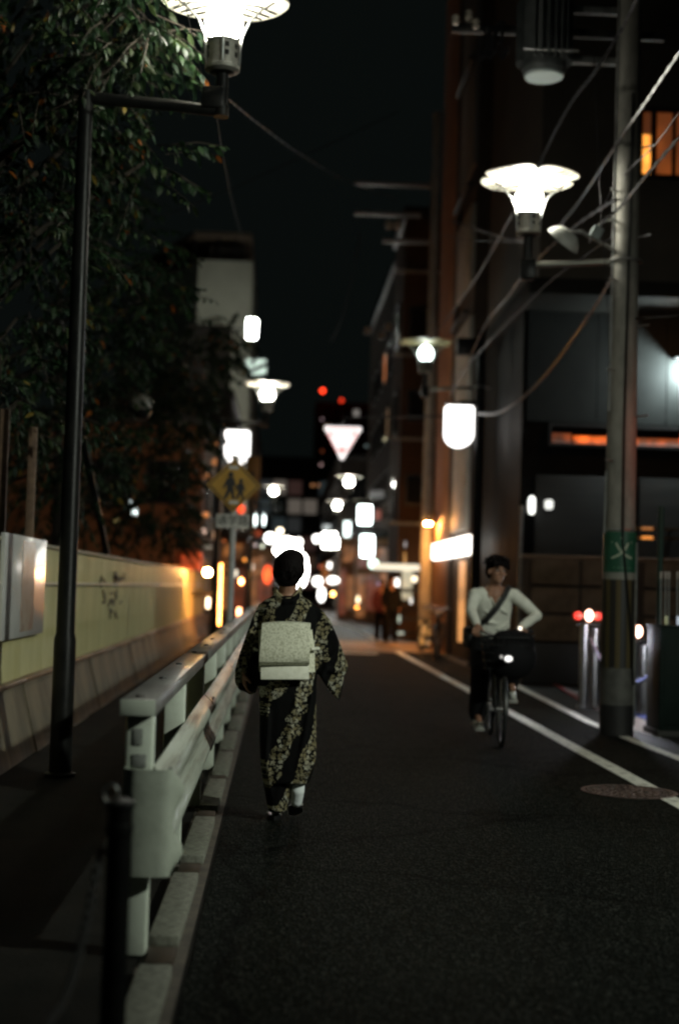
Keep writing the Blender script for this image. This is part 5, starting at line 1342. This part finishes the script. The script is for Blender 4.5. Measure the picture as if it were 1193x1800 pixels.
loft(bm, [ring(1330, 460, 522, .115, .01, 16), ring(1375, 463, 518, .105, .02, 16), ring(1404, 467, 510, .10, .03, 16), ring(1425, 472, 503, .095, .03, 16)])
loft(bm, [ring(1320, 500, 552, .11, -.01, 16), ring(1350, 508, 548, .10, -.02, 16), ring(1376, 513, 543, .085, -.02, 16)])
# raised fold of the hem over the lifted heel
limb(bm, [W(553, 1300, -.06), W(550, 1335, -.10), W(540, 1360, -.10), W(520, 1374, -.09)], [.014, .018, .018, .014])
limb(bm, [W(472, 1250, -.12), W(468, 1330, -.115), W(478, 1400, -.06)], [.012, .014, .012]); limb(bm, [W(520, 1230, -.13), W(505, 1310, -.125), W(490, 1390, -.07)], [.012, .016, .012])
limb(bm, [W(548, 1215, -.11), W(536, 1290, -.125), W(522, 1350, -.11)], [.010, .014, .012])
ls = [(456, 1060), (444, 1085), (432, 1118), (421, 1150), (413, 1178), (413, 1200), (420, 1213), (430, 1216), (440, 1222), (449, 1218), (455, 1180), (458, 1120), (470, 1070)]
rs = [(545, 1058), (566, 1072), (580, 1090), (590, 1112), (601, 1140), (611, 1168), (612, 1181), (604, 1187), (603, 1205), (599, 1226), (595, 1231), (583, 1219), (570, 1202), (560, 1185), (552, 1150), (545, 1100)]
prism(bm, [W(x, y, -.045) for x, y in ls], (0, .12, 0)); prism(bm, [W(x, y, -.05) for x, y in rs], (0, .13, 0))
limb(bm, [W(596, 1140, -.05), W(575, 1165, -.06), W(566, 1190, -.055)], [.010, .014, .010]); limb(bm, [W(606, 1172, -.05), W(590, 1180, -.06), W(572, 1178, -.05)], [.012, .016, .01])
limb(bm, [W(445, 1090, -.05), W(432, 1140, -.055), W(436, 1200, -.05)], [.010, .014, .010])
# standing collar, dropped at the nape
limb(bm, [W(481, 1036, .05), W(484, 1046, -.05), W(500, 1058, -.095), W(515, 1056, -.095), W(527, 1043, -.05), W(529, 1034, .05)], [.013, .014, .015, .015, .014, .013])
part('kimono', fuse(bm, .0085, 4), KM, K, 'all')
bm = new(); tube(bm, [W(484, 1033, .03), W(487, 1042, -.045), W(501, 1053, -.075), W(514, 1052, -.075), W(525, 1040, -.045), W(527, 1031, .03)], .009, 8); part('inner_collar', bm, M('inner_collar', (.36, .30, .17), .7), K)
# obi with its flat square bow
obi_m = M('obi_brocade', (.80, .80, .64), .6, c2=(.42, .42, .28), scale=85, bump=.4, bscale=180, lo=.44, hi=.66, detail=6)
obi_pale = M('obi_pale_flap', (.80, .80, .68), .5, c2=(.68, .68, .56), scale=30, bump=.15)
bm = new(); loft(bm, [ring(1106, 452, 556, .126, 0, 28), ring(1180, 453, 556, .132, 0, 28)], True); obi = part('obi', bm, obi_m, K)
def bow(prof, xl, xr, ztop_px, mat, name, tiltp=0):
    bm = new(); rings = []; n = 9
    for k in range(n):
        f = k/(n-1); px = xl(0)+(xr(0)-xl(0))*f; rg = []
        for (py, dy) in prof:
            pxx = xl(py)+(xr(py)-xl(py))*f
            arch = -3.0*(1-(2*f-1)**2) if py < 1105 else 0
            rg.append(W(pxx, py+arch, dy-.012*(1-(2*f-1)**2)))
        rings.append(rg)
    loft(bm, rings); return part(name, bm, mat, obi)
xl = lambda y: 461-(y-1093)*.075 if y else 458
xr = lambda y: 546-(y-1093)*.03 if y else 545
bow([(1095, -.15), (1097, -.185), (1115, -.205), (1140, -.225), (1155, -.232), (1164, -.222), (1169, -.195), (1168, -.165), (1150, -.15), (1120, -.145)], xl, xr, 0, obi_m, 'bow')
bow([(1158, -.150), (1172, -.185), (1194, -.190), (1195, -.165), (1175, -.150)], lambda y: 458.5, lambda y: 543, 0, obi_pale, 'lower_flap')
bm = new(); tube(bm, [W(447, 1140, -.09), W(452, 1143, -.14)], .008, 6); part('obi_cord', bm, obi_pale, obi)
bm = new(); tube(bm, [W(546, 1141, -.15), W(560, 1140, -.09)], .010, 6); part('obi_cord', bm, obi_pale, obi)
# tabi socks and sandals
tabi = M('white_tabi', (.78, .83, .83), .75, c2=(.68, .73, .73), scale=25, bump=.1)
bm = new(); limb(bm, [W(525, 1374, -.03), W(523, 1390, -.03), W(521, 1408, -.005), W(520, 1416, .06)], [.037, .041, .036, .028], 12); part('tabi_sock', fuse(bm, .006, 3), tabi, K, 'all')
bm = new(); limb(bm, [W(487, 1404, .03), W(486, 1420, .02), W(485, 1421, .13)], [.034, .036, .030], 12); part('tabi_sock', fuse(bm, .006, 3), tabi, K, 'all')
zori = M('black_sandal', (.012, .012, .012), .35)
def sandal(heel, toe, upv):
    bm = new(); h, t_ = Vector(heel), Vector(toe); d = (t_-h).normalized(); u = Vector(upv); u = (u-d*u.dot(d)).normalized(); s = d.cross(u)
    out = []
    for k in range(18):
        a = 2*PI*k/18; l = (t_-h).length/2
        out.append((h+t_)/2+d*l*math.cos(a)+s*(.042+.006*math.cos(a))*math.sin(a))
    prism(bm, out, u*-.028); z = part('sandal', bm, zori, K)
    bm = new(); q = h+d*.17; tube(bm, [h+d*.06+s*.04, q+u*.035+s*.012, q+u*.005, q+u*.035-s*.012, h+d*.06-s*.04], .006, 6); part('thong', bm, M('sandal_thong', (.30, .30, .27), .5), z)
g0 = W(482, 1433, -.02); 
sandal((g0.x, KY-.02, .032), (g0.x, KY+.20, .032), (0, 0, 1))
h0 = W(521, 1411, -.01); sandal(h0, (h0.x-.01, KY+.16, .035), (0, -.75, .6))

# ------------------------------------------------------------------ bicycle
def bicycle(loc, label, grp, basket=True):
    t = thing('bicycle', loc, label, 'bicycle', grp); L0 = Vector(loc)
    V = lambda x, y, z: L0+Vector((x, y, z))
    RW = .335
    def wheel(y, name):
        bm = new(); tube(bm, [V(0, y+(RW-.02)*math.cos(a), RW+(RW-.02)*math.sin(a)) for a in [2*PI*k/36 for k in range(36)]], .021, 8, True); wh = part('wheel', bm, rubber, t, 'all')
        bm = new(); tube(bm, [V(0, y+(RW-.05)*math.cos(a), RW+(RW-.05)*math.sin(a)) for a in [2*PI*k/36 for k in range(36)]], .011, 6, True); part('rim', bm, steel, wh)
        bm = new()
        for k in range(18):
            a = 2*PI*k/18; tube(bm, [V((.02 if k % 2 else -.02), y, RW), V(0, y+(RW-.055)*math.cos(a), RW+(RW-.055)*math.sin(a))], .0016, 3)
        part('spokes', bm, steel, wh, kind='stuff')
        bm = new(); tube(bm, [V(-.05, y, RW), V(.05, y, RW)], .022, 10); part('hub', bm, steel, wh)
        bm = new(); tube(bm, [V(0, y+(RW+.018)*math.cos(a), RW+(RW+.018)*math.sin(a)) for a in [PI*(.02 if y > 0 else .22)+PI*.80*k/14 for k in range(15)]], .022, 6); part('mudguard', bm, dark_metal, wh)
    wheel(-.54, 'f'); wheel(.54, 'r')
    fr = M('bicycle_frame', (.015, .015, .016), .3, c2=(.025, .025, .026), scale=10)
    bm = new()
    tube(bm, [V(0, -.40, .78), V(0, -.30, .52), V(0, 0, .29)], .018, 8); tube(bm, [V(0, .0, .29), V(0, .19, .80)], .016, 8)
    tube(bm, [V(0, -.39, .70), V(0, .12, .56)], .014, 8)
    for s in (-.055, .055):
        tube(bm, [V(s*.3, .02, .29), V(s, .54, RW)], .010, 6); tube(bm, [V(s*.3, .16, .72), V(s, .54, RW)], .009, 6)
    tube(bm, [V(0, -.385, .70), V(0, -.42, .86)], .021, 10)
    part('frame', bm, fr, t)
    bm = new()
    for s in (-.05, .05): tube(bm, [V(s*.6, -.39, .70), V(s, -.44, .62), V(s, -.54, RW)], .012, 6)
    part('fork', bm, fr, t)
    bm = new(); tube(bm, [V(-.29, -.20, 1.02), V(-.24, -.30, 1.04), V(-.10, -.42, .99), V(0, -.43, .95), V(.10, -.42, .99), V(.24, -.30, 1.04), V(.29, -.20, 1.02)], .012, 8); tube(bm, [V(0, -.41, .84), V(0, -.43, .96)], .014, 8); hb = part('handlebar', bm, steel, t)
    for s in (-1, 1):
        bm = new(); tube(bm, [V(s*.292, -.19, 1.02), V(s*.25, -.29, 1.037)], .017, 8); part('grip', bm, rubber, hb)
        bm = new(); tube(bm, [V(s*.20, -.36, 1.03), V(s*.26, -.35, .995), V(s*.31, -.27, .985)], .006, 5); part('brake_lever', bm, steel, hb)
        bm = new(); tube(bm, [V(s*.19, -.36, 1.03), V(s*.20, -.52, 1.0), V(s*.08, -.55, .80)], .004, 4); part('brake_cable', bm, rubber, hb)
    bm = new(); tube(bm, [V(0, .17, .74), V(0, .21, .86)], .013, 8); part('seat_post', bm, steel, t)
    bm = new(); ell(bm, V(0, .26, .885), (.10, .11, .035), 8); ell(bm, V(0, .14, .885), (.045, .13, .03), 8); part('saddle', fuse(bm, .012, 2), M('saddle_black', (.02, .018, .016), .5), t, 'all')
    bm = new(); tube(bm, [V(-.06, 0, .285), V(.06, 0, .285)], .018, 8); tube(bm, [V(.07, 0, .285), V(.07, .05, .44)], .010, 6); tube(bm, [V(-.07, 0, .285), V(-.07, -.05, .13)], .010, 6); lathe(bm, [(.09, -.004), (.09, .004), (.07, .004), (.07, -.004)], 24, (0, 0, 0), False)
    cr = part('crank', bm, steel, t)
    for (s, y, z) in ((1, .05, .44), (-1, -.05, .13)):
        bm = new(); bx(bm, L0.x+s*.09-.0, L0.x+s*.19, L0.y+y-.035, L0.y+y+.035, z-.012, z+.012, .004); part('pedal', bm, rubber, cr)
    bm = new(); bx(bm, L0.x+.035, L0.x+.05, L0.y-.09, L0.y+.56, .25, .37, .006); part('chain_guard', bm, dark_metal, t)
    bm = new(); bx(bm, L0.x-.06, L0.x+.06, L0.y+.30, L0.y+.68, .70, .715, .004); 
    for s in (-.05, .05): tube(bm, [V(s, .62, .70), V(s, .56, RW)], .006, 5)
    part('rear_rack', bm, dark_metal, t)
    if basket:
        bm = new(); nb = 9
        for i in range(nb+1):
            f = i/nb; 
            for (a0, b0, a1, b1) in (((-.17+.34*f), -.74, (-.20+.40*f), -.80), ((-.17+.34*f), -.50, (-.20+.40*f), -.48)):
                tube(bm, [V(a0, b0, .70), V(a1, b1, .98)], .003, 4)
        for i in range(7):
            f = i/6
            for s in (-1, 1): tube(bm, [V(s*.17, -.74+.24*f, .70), V(s*.20, -.80+.32*f, .98)], .003, 4)
        for z, k in ((.70, 0), (.77, .25), (.84, .5), (.91, .75), (.98, 1)):
            a = .17+.03*k; y0, y1 = -.74-.06*k, -.50+.02*k
            tube(bm, [V(-a, y0, z), V(a, y0, z), V(a, y1, z), V(-a, y1, z)], .004 if z < .98 else .006, 5, True)
        for i in range(7): tube(bm, [V(-.17+.34*i/6, -.74, .70), V(-.17+.34*i/6, -.50, .70)], .003, 4)
        part('basket', bm, black_paint, t)
        bm = new(); tube(bm, [V(0, -.60, .69), V(0, -.55, .62)], .012, 6); bx(bm, L0.x-.03, L0.x+.03, L0.y-.83, L0.y-.79, .79, .81); part('basket_stay', bm, dark_metal, t)
    return t
by = 13.14; bxx = at(880, 1310, 12.6).x+.031
bike = bicycle((bxx, by, 0), 'black city bicycle with a front basket ridden along the right of the road', 'bicycles')
# bike headlight and small handlebar light
bm = new(); lathe(bm, [(0, -.05), (.03, -.045), (.036, .0), (.036, .02), (0, .021)], 14); bmesh.ops.rotate(bm, verts=bm.verts, cent=(0, 0, 0), matrix=Matrix.Rotation(PI/2, 3, 'X'))
bmesh.ops.translate(bm, verts=bm.verts, vec=(bxx+.0, by-.875, .80)); hl = part('headlight', bm, dark_metal, bike)
bm = new(); ell(bm, (bxx+.012, by-.898, .80), (.036, .012, .028), 8); part('lens', bm, GL('headlight_white', (1, .97, .93), 1.3), hl)
bm = new(); ell(bm, (bxx-.05, by-.898, .815), (.014, .010, .018), 6); part('lens', bm, GL('headlight_dim', (1, .93, .88), .35), hl)
bm = new(); box(bm, (bxx+.155, by-.46, 1.035), (.03, .03, .07), None, .006); part('bar_light', bm, GL('bar_light_white', (1, .9, .72), 2.2), bike)
bike.rotation_euler = (0, 0, R(-3.3))

# ------------------------------------------------------------------ cyclist
Rm = Matrix.Translation(Vector((bxx, by, 0))) @ Matrix.Rotation(R(4.5), 4, 'Z')
P_ = thing('person', (bxx, by, 0), 'cyclist in a pale v-neck sweater and dark trousers riding towards the viewer', 'person')
V = lambda x, y, z: Vector((bxx-.03+x, by+y, z))
hc = V(.0, -.06, 1.565)
fwd = Vector((.36, -1, .02))
bm = new(); P, rot = face(bm, hc, fwd, (.06, 0, 1), .97)
limb(bm, [hc+Vector((0, .015, -.06)), V(-.01, .0, 1.43), V(-.012, .03, 1.36)], [.055, .055, .07], 12)
limb(bm, [V(-.01, .03, 1.34), V(-.01, .12, 1.12), V(0, .2, .95)], [.115, .105, .115], 14)
Ls, Le, Lh = V(.175, .0, 1.345), V(.375, -.08, 1.165), V(.185, -.315, 1.055)
Rs, Re, Rh = V(-.19, .0, 1.34), V(-.235, -.10, 1.19), V(-.20, -.30, 1.06)
for s, e, h in ((Ls, Le, Lh), (Rs, Re, Rh)):
    limb(bm, [V(-.01, .03, 1.36), s, e, h], [.08, .055, .038, .026], 10)
hand(bm, Lh, (.3, -.7, -.35), (0, -.35, -.9), .95, .75, -1)
hand(bm, Rh, (-.25, -.7, -.35), (0, -.35, -.9), .95, .75, 1)
rk, ra = V(-.145, -.16, .66), V(-.145, -.02, .25)
lk, la = V(.155, -.25, .84), V(.165, .04, .545)
limb(bm, [V(-.08, .2, .95), rk, ra], [.095, .06, .04], 12); limb(bm, [V(.08, .2, .95), lk, la], [.095, .06, .04], 12)
limb(bm, [ra, ra+Vector((0, -.14, -.055))], [.036, .03], 8); limb(bm, [la, la+Vector((.0, -.14, -.055))], [.036, .03], 8)
part('body', fuse(bm, .0055, 3), skin, P_, 'all'); eyes(P_, P, rot, .97)
bm = new()
ell(bm, P(0, -.025, .064), (.096, .104, .078), 12, rot); ell(bm, P(0, -.06, .0), (.088, .065, .08), 10, rot)
for i in range(120):
    x = rnd.uniform(-.095, .095); y = rnd.uniform(-.09, .095); z = .090+.055*math.sqrt(max(0, 1-(x/.09)**2-(y/.11)**2))
    p = P(x, y, z); q = p+(rot @ Vector((rnd.uniform(-.02, .02)+x*.3, .014 if y > .02 else -.01, rnd.uniform(-.028, .012)))); limb(bm, [p, q], [.013, .006], 5)
for i in range(9):
    x = -.07+.0175*i; limb(bm, [P(x, .06, .11), P(x*1.1+rnd.uniform(-.012, .012), .094, .072-.02*abs(x)/.07+rnd.uniform(-.015, .01)), P(x*1.15+rnd.uniform(-.015, .015), .092, .050-.03*abs(x)/.07+rnd.uniform(-.014, .01))], [.016, .011, .005], 5)
part('hair', fuse(bm, .006, 1), hair_m, P_, 'all')
knit = M('cream_knit', (.80, .81, .72), .9, c2=(.70, .71, .62), scale=8, bump=.5, bscale=130)
bm = new()
def orng(c_, rx, ry, n=20, sl=0): return [c_+Vector((rx*math.cos(2*PI*k/n), ry*math.sin(2*PI*k/n), sl*math.cos(2*PI*k/n))) for k in range(n)]
loft(bm, [orng(V(0, .17, .94), .165, .125), orng(V(0, .155, 1.0), .172, .135), orng(V(-.005, .12, 1.1), .165, .125), orng(V(-.01, .08, 1.2), .175, .125), orng(V(-.01, .05, 1.29), .188, .12), orng(V(-.01, .03, 1.345), .165, .095), orng(V(-.01, .02, 1.41), .08, .07)])
for s, e, h in ((Ls, Le, Lh), (Rs, Re, Rh)):
    limb(bm, [s+(V(-.01, .03, 1.34)-s)*.4, s, s.lerp(e, .5)+Vector((0, 0, .008)), e, e.lerp(h, .5), h.lerp(e, .12)], [.075, .064, .058, .052, .046, .038], 14)
for (a, b_, r_) in ((V(.02, -.045, 1.24), V(.13, -.02, 1.17), .014), (V(-.12, -.01, 1.12), V(.02, .0, 1.08), .016), (V(.03, .0, 1.02), V(.14, .06, 1.10), .016), (V(-.14, .03, 1.25), V(-.05, -.05, 1.16), .013)):
    limb(bm, [a, a.lerp(b_, .5)+Vector((0, -.012, -.01)), b_], [r_*.6, r_, r_*.6], 8)
sw = fuse(bm, .0085, 4)
# cut the v-neck: remove cloth inside a wedge on the chest
apex = V(-.01, -.1, 1.245); kill = [f for f in sw.faces if (lambda c_: c_.y < by+.03 and c_.z > apex.z and abs(c_.x-apex.x) < (c_.z-apex.z)*.42 and c_.z < 1.5)(f.calc_center_median())]
kill += [f for f in sw.faces if f not in kill and f.calc_center_median().z > 1.40 and abs(f.calc_center_median().x-bxx+.01) < .075 and f.calc_center_median().z > 1.398]
bmesh.ops.delete(sw, geom=list(set(kill)), context='FACES')
sweater = part('sweater', sw, knit, P_, 'all')
bm = new(); tube(bm, [V(-.08, .0, 1.415), V(-.055, -.062, 1.33), V(-.01, -.082, 1.245), V(.035, -.062, 1.33), V(.06, .0, 1.415)], .009, 8); part('collar_rib', bm, knit, sweater)
# chest seen in the opening
denim = M('black_trousers', (.006, .006, .007), .85, c2=(.010, .010, .011), scale=12, bump=.2, spec=.15)
bm = new(); ell(bm, V(0, .2, .95), (.165, .15, .11), 10)
for hp, kn, an in ((V(-.085, .19, .94), rk, ra), (V(.085, .19, .94), lk, la)):
    limb(bm, [hp, hp.lerp(kn, .5), kn, kn.lerp(an, .5), an+(kn-an)*.02], [.115, .10, .090, .086, .082], 14)
part('trousers', fuse(bm, .009, 4), denim, P_, 'all')
shoe = M('white_shoe', (.66, .68, .62), .6, c2=(.5, .51, .47), scale=20)
for an in (ra, la):
    bm = new(); d = Vector((0, -1, -.12 if an is ra else -.30)).normalized()
    heel = an+Vector((0, .035, -.065)); 
    limb(bm, [an+Vector((0, .01, -.02)), heel], [.042, .040], 10); limb(bm, [heel, heel+d*.12, heel+d*.21], [.04, .042, .030], 10)
    s_ = part('shoe', fuse(bm, .007, 3), shoe, P_, 'all')
    bm = new(); bx(bm, heel.x-.042, heel.x+.042, heel.y-.24, heel.y+.045, -.012, .012, .008)
    bmesh.ops.rotate(bm, verts=bm.verts, cent=(heel.x, heel.y, 0), matrix=Matrix.Rotation(.12 if an is ra else .30, 3, 'X')); bmesh.ops.translate(bm, verts=bm.verts, vec=(0, 0, heel.z-.038)); part('sole', bm, M('shoe_sole', (.35, .35, .32), .7), s_)
P_.rotation_euler = (0, 0, 0)
# shoulder bag worn across the body
bm = new()
st = [V(.135, .06, 1.42), V(.115, -.02, 1.41), V(.07, -.082, 1.33), V(.0, -.092, 1.22), V(-.075, -.055, 1.12), V(-.155, .03, 1.04), V(-.19, .12, 1.0)]
rings = []
for i, p in enumerate(st):
    d = (st[min(i+1, len(st)-1)]-st[max(i-1, 0)]).normalized(); o_ = Vector((.0, -1, .2)) if 0 < i < 5 else Vector((0, -.6, .8)) if i == 0 else Vector((-1, -.3, 0))
    s = d.cross(o_).normalized(); o_ = s.cross(d).normalized()
    rings.append([p+s*.024+o_*.014, p+s*.024+o_*.020, p-s*.024+o_*.020, p-s*.024+o_*.014])
loft(bm, rings)
t = thing('shoulder_bag', V(-.2, .25, .95), 'black bag on a strap worn across the cyclist chest', 'bag')
part('strap', bm, M('bag_strap', (.008, .008, .008), .7), t)
bm = new(); box(bm, V(-.19, .26, .94), (.10, .26, .20), Matrix.Rotation(.1, 3, 'Z'), .03); part('pouch', bm, M('bag_black', (.010, .010, .011), .7), t)
# dark covered load in the basket
bm = new(); ell(bm, (bxx+.055, by-.62, .88), (.185, .145, .17), 10); ell(bm, (bxx+.09, by-.64, .96), (.14, .12, .08), 8); ell(bm, (bxx-.02, by-.62, .97), (.12, .11, .07), 8)
ell(bm, (bxx+.02, by-.66, .80), (.225, .17, .20), 12)
solid('covered_bag', fuse(bm, .012, 3), M('basket_bag', (.006, .006, .007), .8, spec=.15, bump=.4, scale=3, bscale=14), 'soft black bag stuffed in the front basket of the ridden bicycle', 'bag', (bxx+.05, by-.62, .75), smooth='all')

# parked bicycles by the tall brown building
p = at(778, 1140, 31.5)
dup_src = bicycle((3.30, 31.3, 0), 'parked dark bicycle leaning near the terracotta pilaster', 'bicycles', False); dup_src.rotation_euler = (0, R(8), R(12))
dup_at(dup_src, (3.25, 29.2, 0), 'parked dark bicycle nearest the lit doorway left of the cyclist', R(-10))

# far standing people in front of the lit shop
def standing(px, py, Y, hgt, label, coat, trous, turn=0):
    b = at(px, py, Y); b.z = 0; t = thing('person', b, label, 'person', 'people outside the lit shop'); s = hgt/1.7
    V = lambda x, y, z: b+Vector((x, y, z))*s
    f = Vector((math.sin(turn), -math.cos(turn), 0))
    bm = new(); P, rot = face(bm, V(0, -.01, 1.58), f, (0, 0, 1), .95*s)
    limb(bm, [V(0, 0, 1.5), V(0, 0, 1.40)], [.052*s, .06*s]); limb(bm, [V(0, 0, 1.36), V(0, 0, 1.0)], [.12*s, .12*s])
    for q in (-1, 1):
        limb(bm, [V(q*.16, 0, 1.38), V(q*.22, .02, 1.10), V(q*.20, -.06, .88)], [.05*s, .038*s, .026*s]); hand(bm, V(q*.20, -.06, .87), (0, -.1, -1), (-q, 0, 0), .95*s, .4, -q)
        limb(bm, [V(q*.09, 0, .95), V(q*.10, -.01, .5), V(q*.10, .02, .09)], [.09*s, .06*s, .04*s]); limb(bm, [V(q*.10, .02, .05), V(q*.11, -.14, .035)], [.04*s, .032*s])
    part('body', fuse(bm, .012, 2), skin, t, 'all')
    bm = new(); ell(bm, P(0, -.025, .055), (.088*s, .1*s, .08*s), 10, rot); ell(bm, P(0, -.06, -.02), (.08*s, .055*s, .08*s), 8, rot); part('hair', fuse(bm, .014, 2), hair_m, t, 'all')
    bm = new(); loft(bm, [orng(V(0, 0, .80), .20*s, .14*s), orng(V(0, 0, 1.0), .185*s, .13*s), orng(V(0, 0, 1.25), .20*s, .13*s), orng(V(0, 0, 1.40), .17*s, .10*s), orng(V(0, 0, 1.46), .07*s, .065*s)])
    for q in (-1, 1): limb(bm, [V(q*.15, 0, 1.36), V(q*.225, .02, 1.10), V(q*.205, -.05, .92)], [.075*s, .058*s, .045*s])
    part('coat', fuse(bm, .014, 3), coat, t, 'all')
    bm = new()
    for q in (-1, 1): limb(bm, [V(q*.09, 0, .92), V(q*.10, -.01, .5), V(q*.10, .02, .10)], [.105*s, .085*s, .07*s])
    part('trousers', fuse(bm, .014, 3), trous, t, 'all')
    for q in (-1, 1):
        bm = new(); limb(bm, [V(q*.10, .03, .045), V(q*.11, -.15, .04)], [.045*s, .04*s]); part('shoe', bm, rubber, t)
standing(686, 1130, 37, 1.72, 'dark clothed person standing before the lit door past the crossing', denim, denim, .3)
standing(668, 1128, 37.6, 1.60, 'shorter person in a reddish coat beside the dark clothed one', M('red_coat', (.12, .025, .03), .8), denim, -.4)
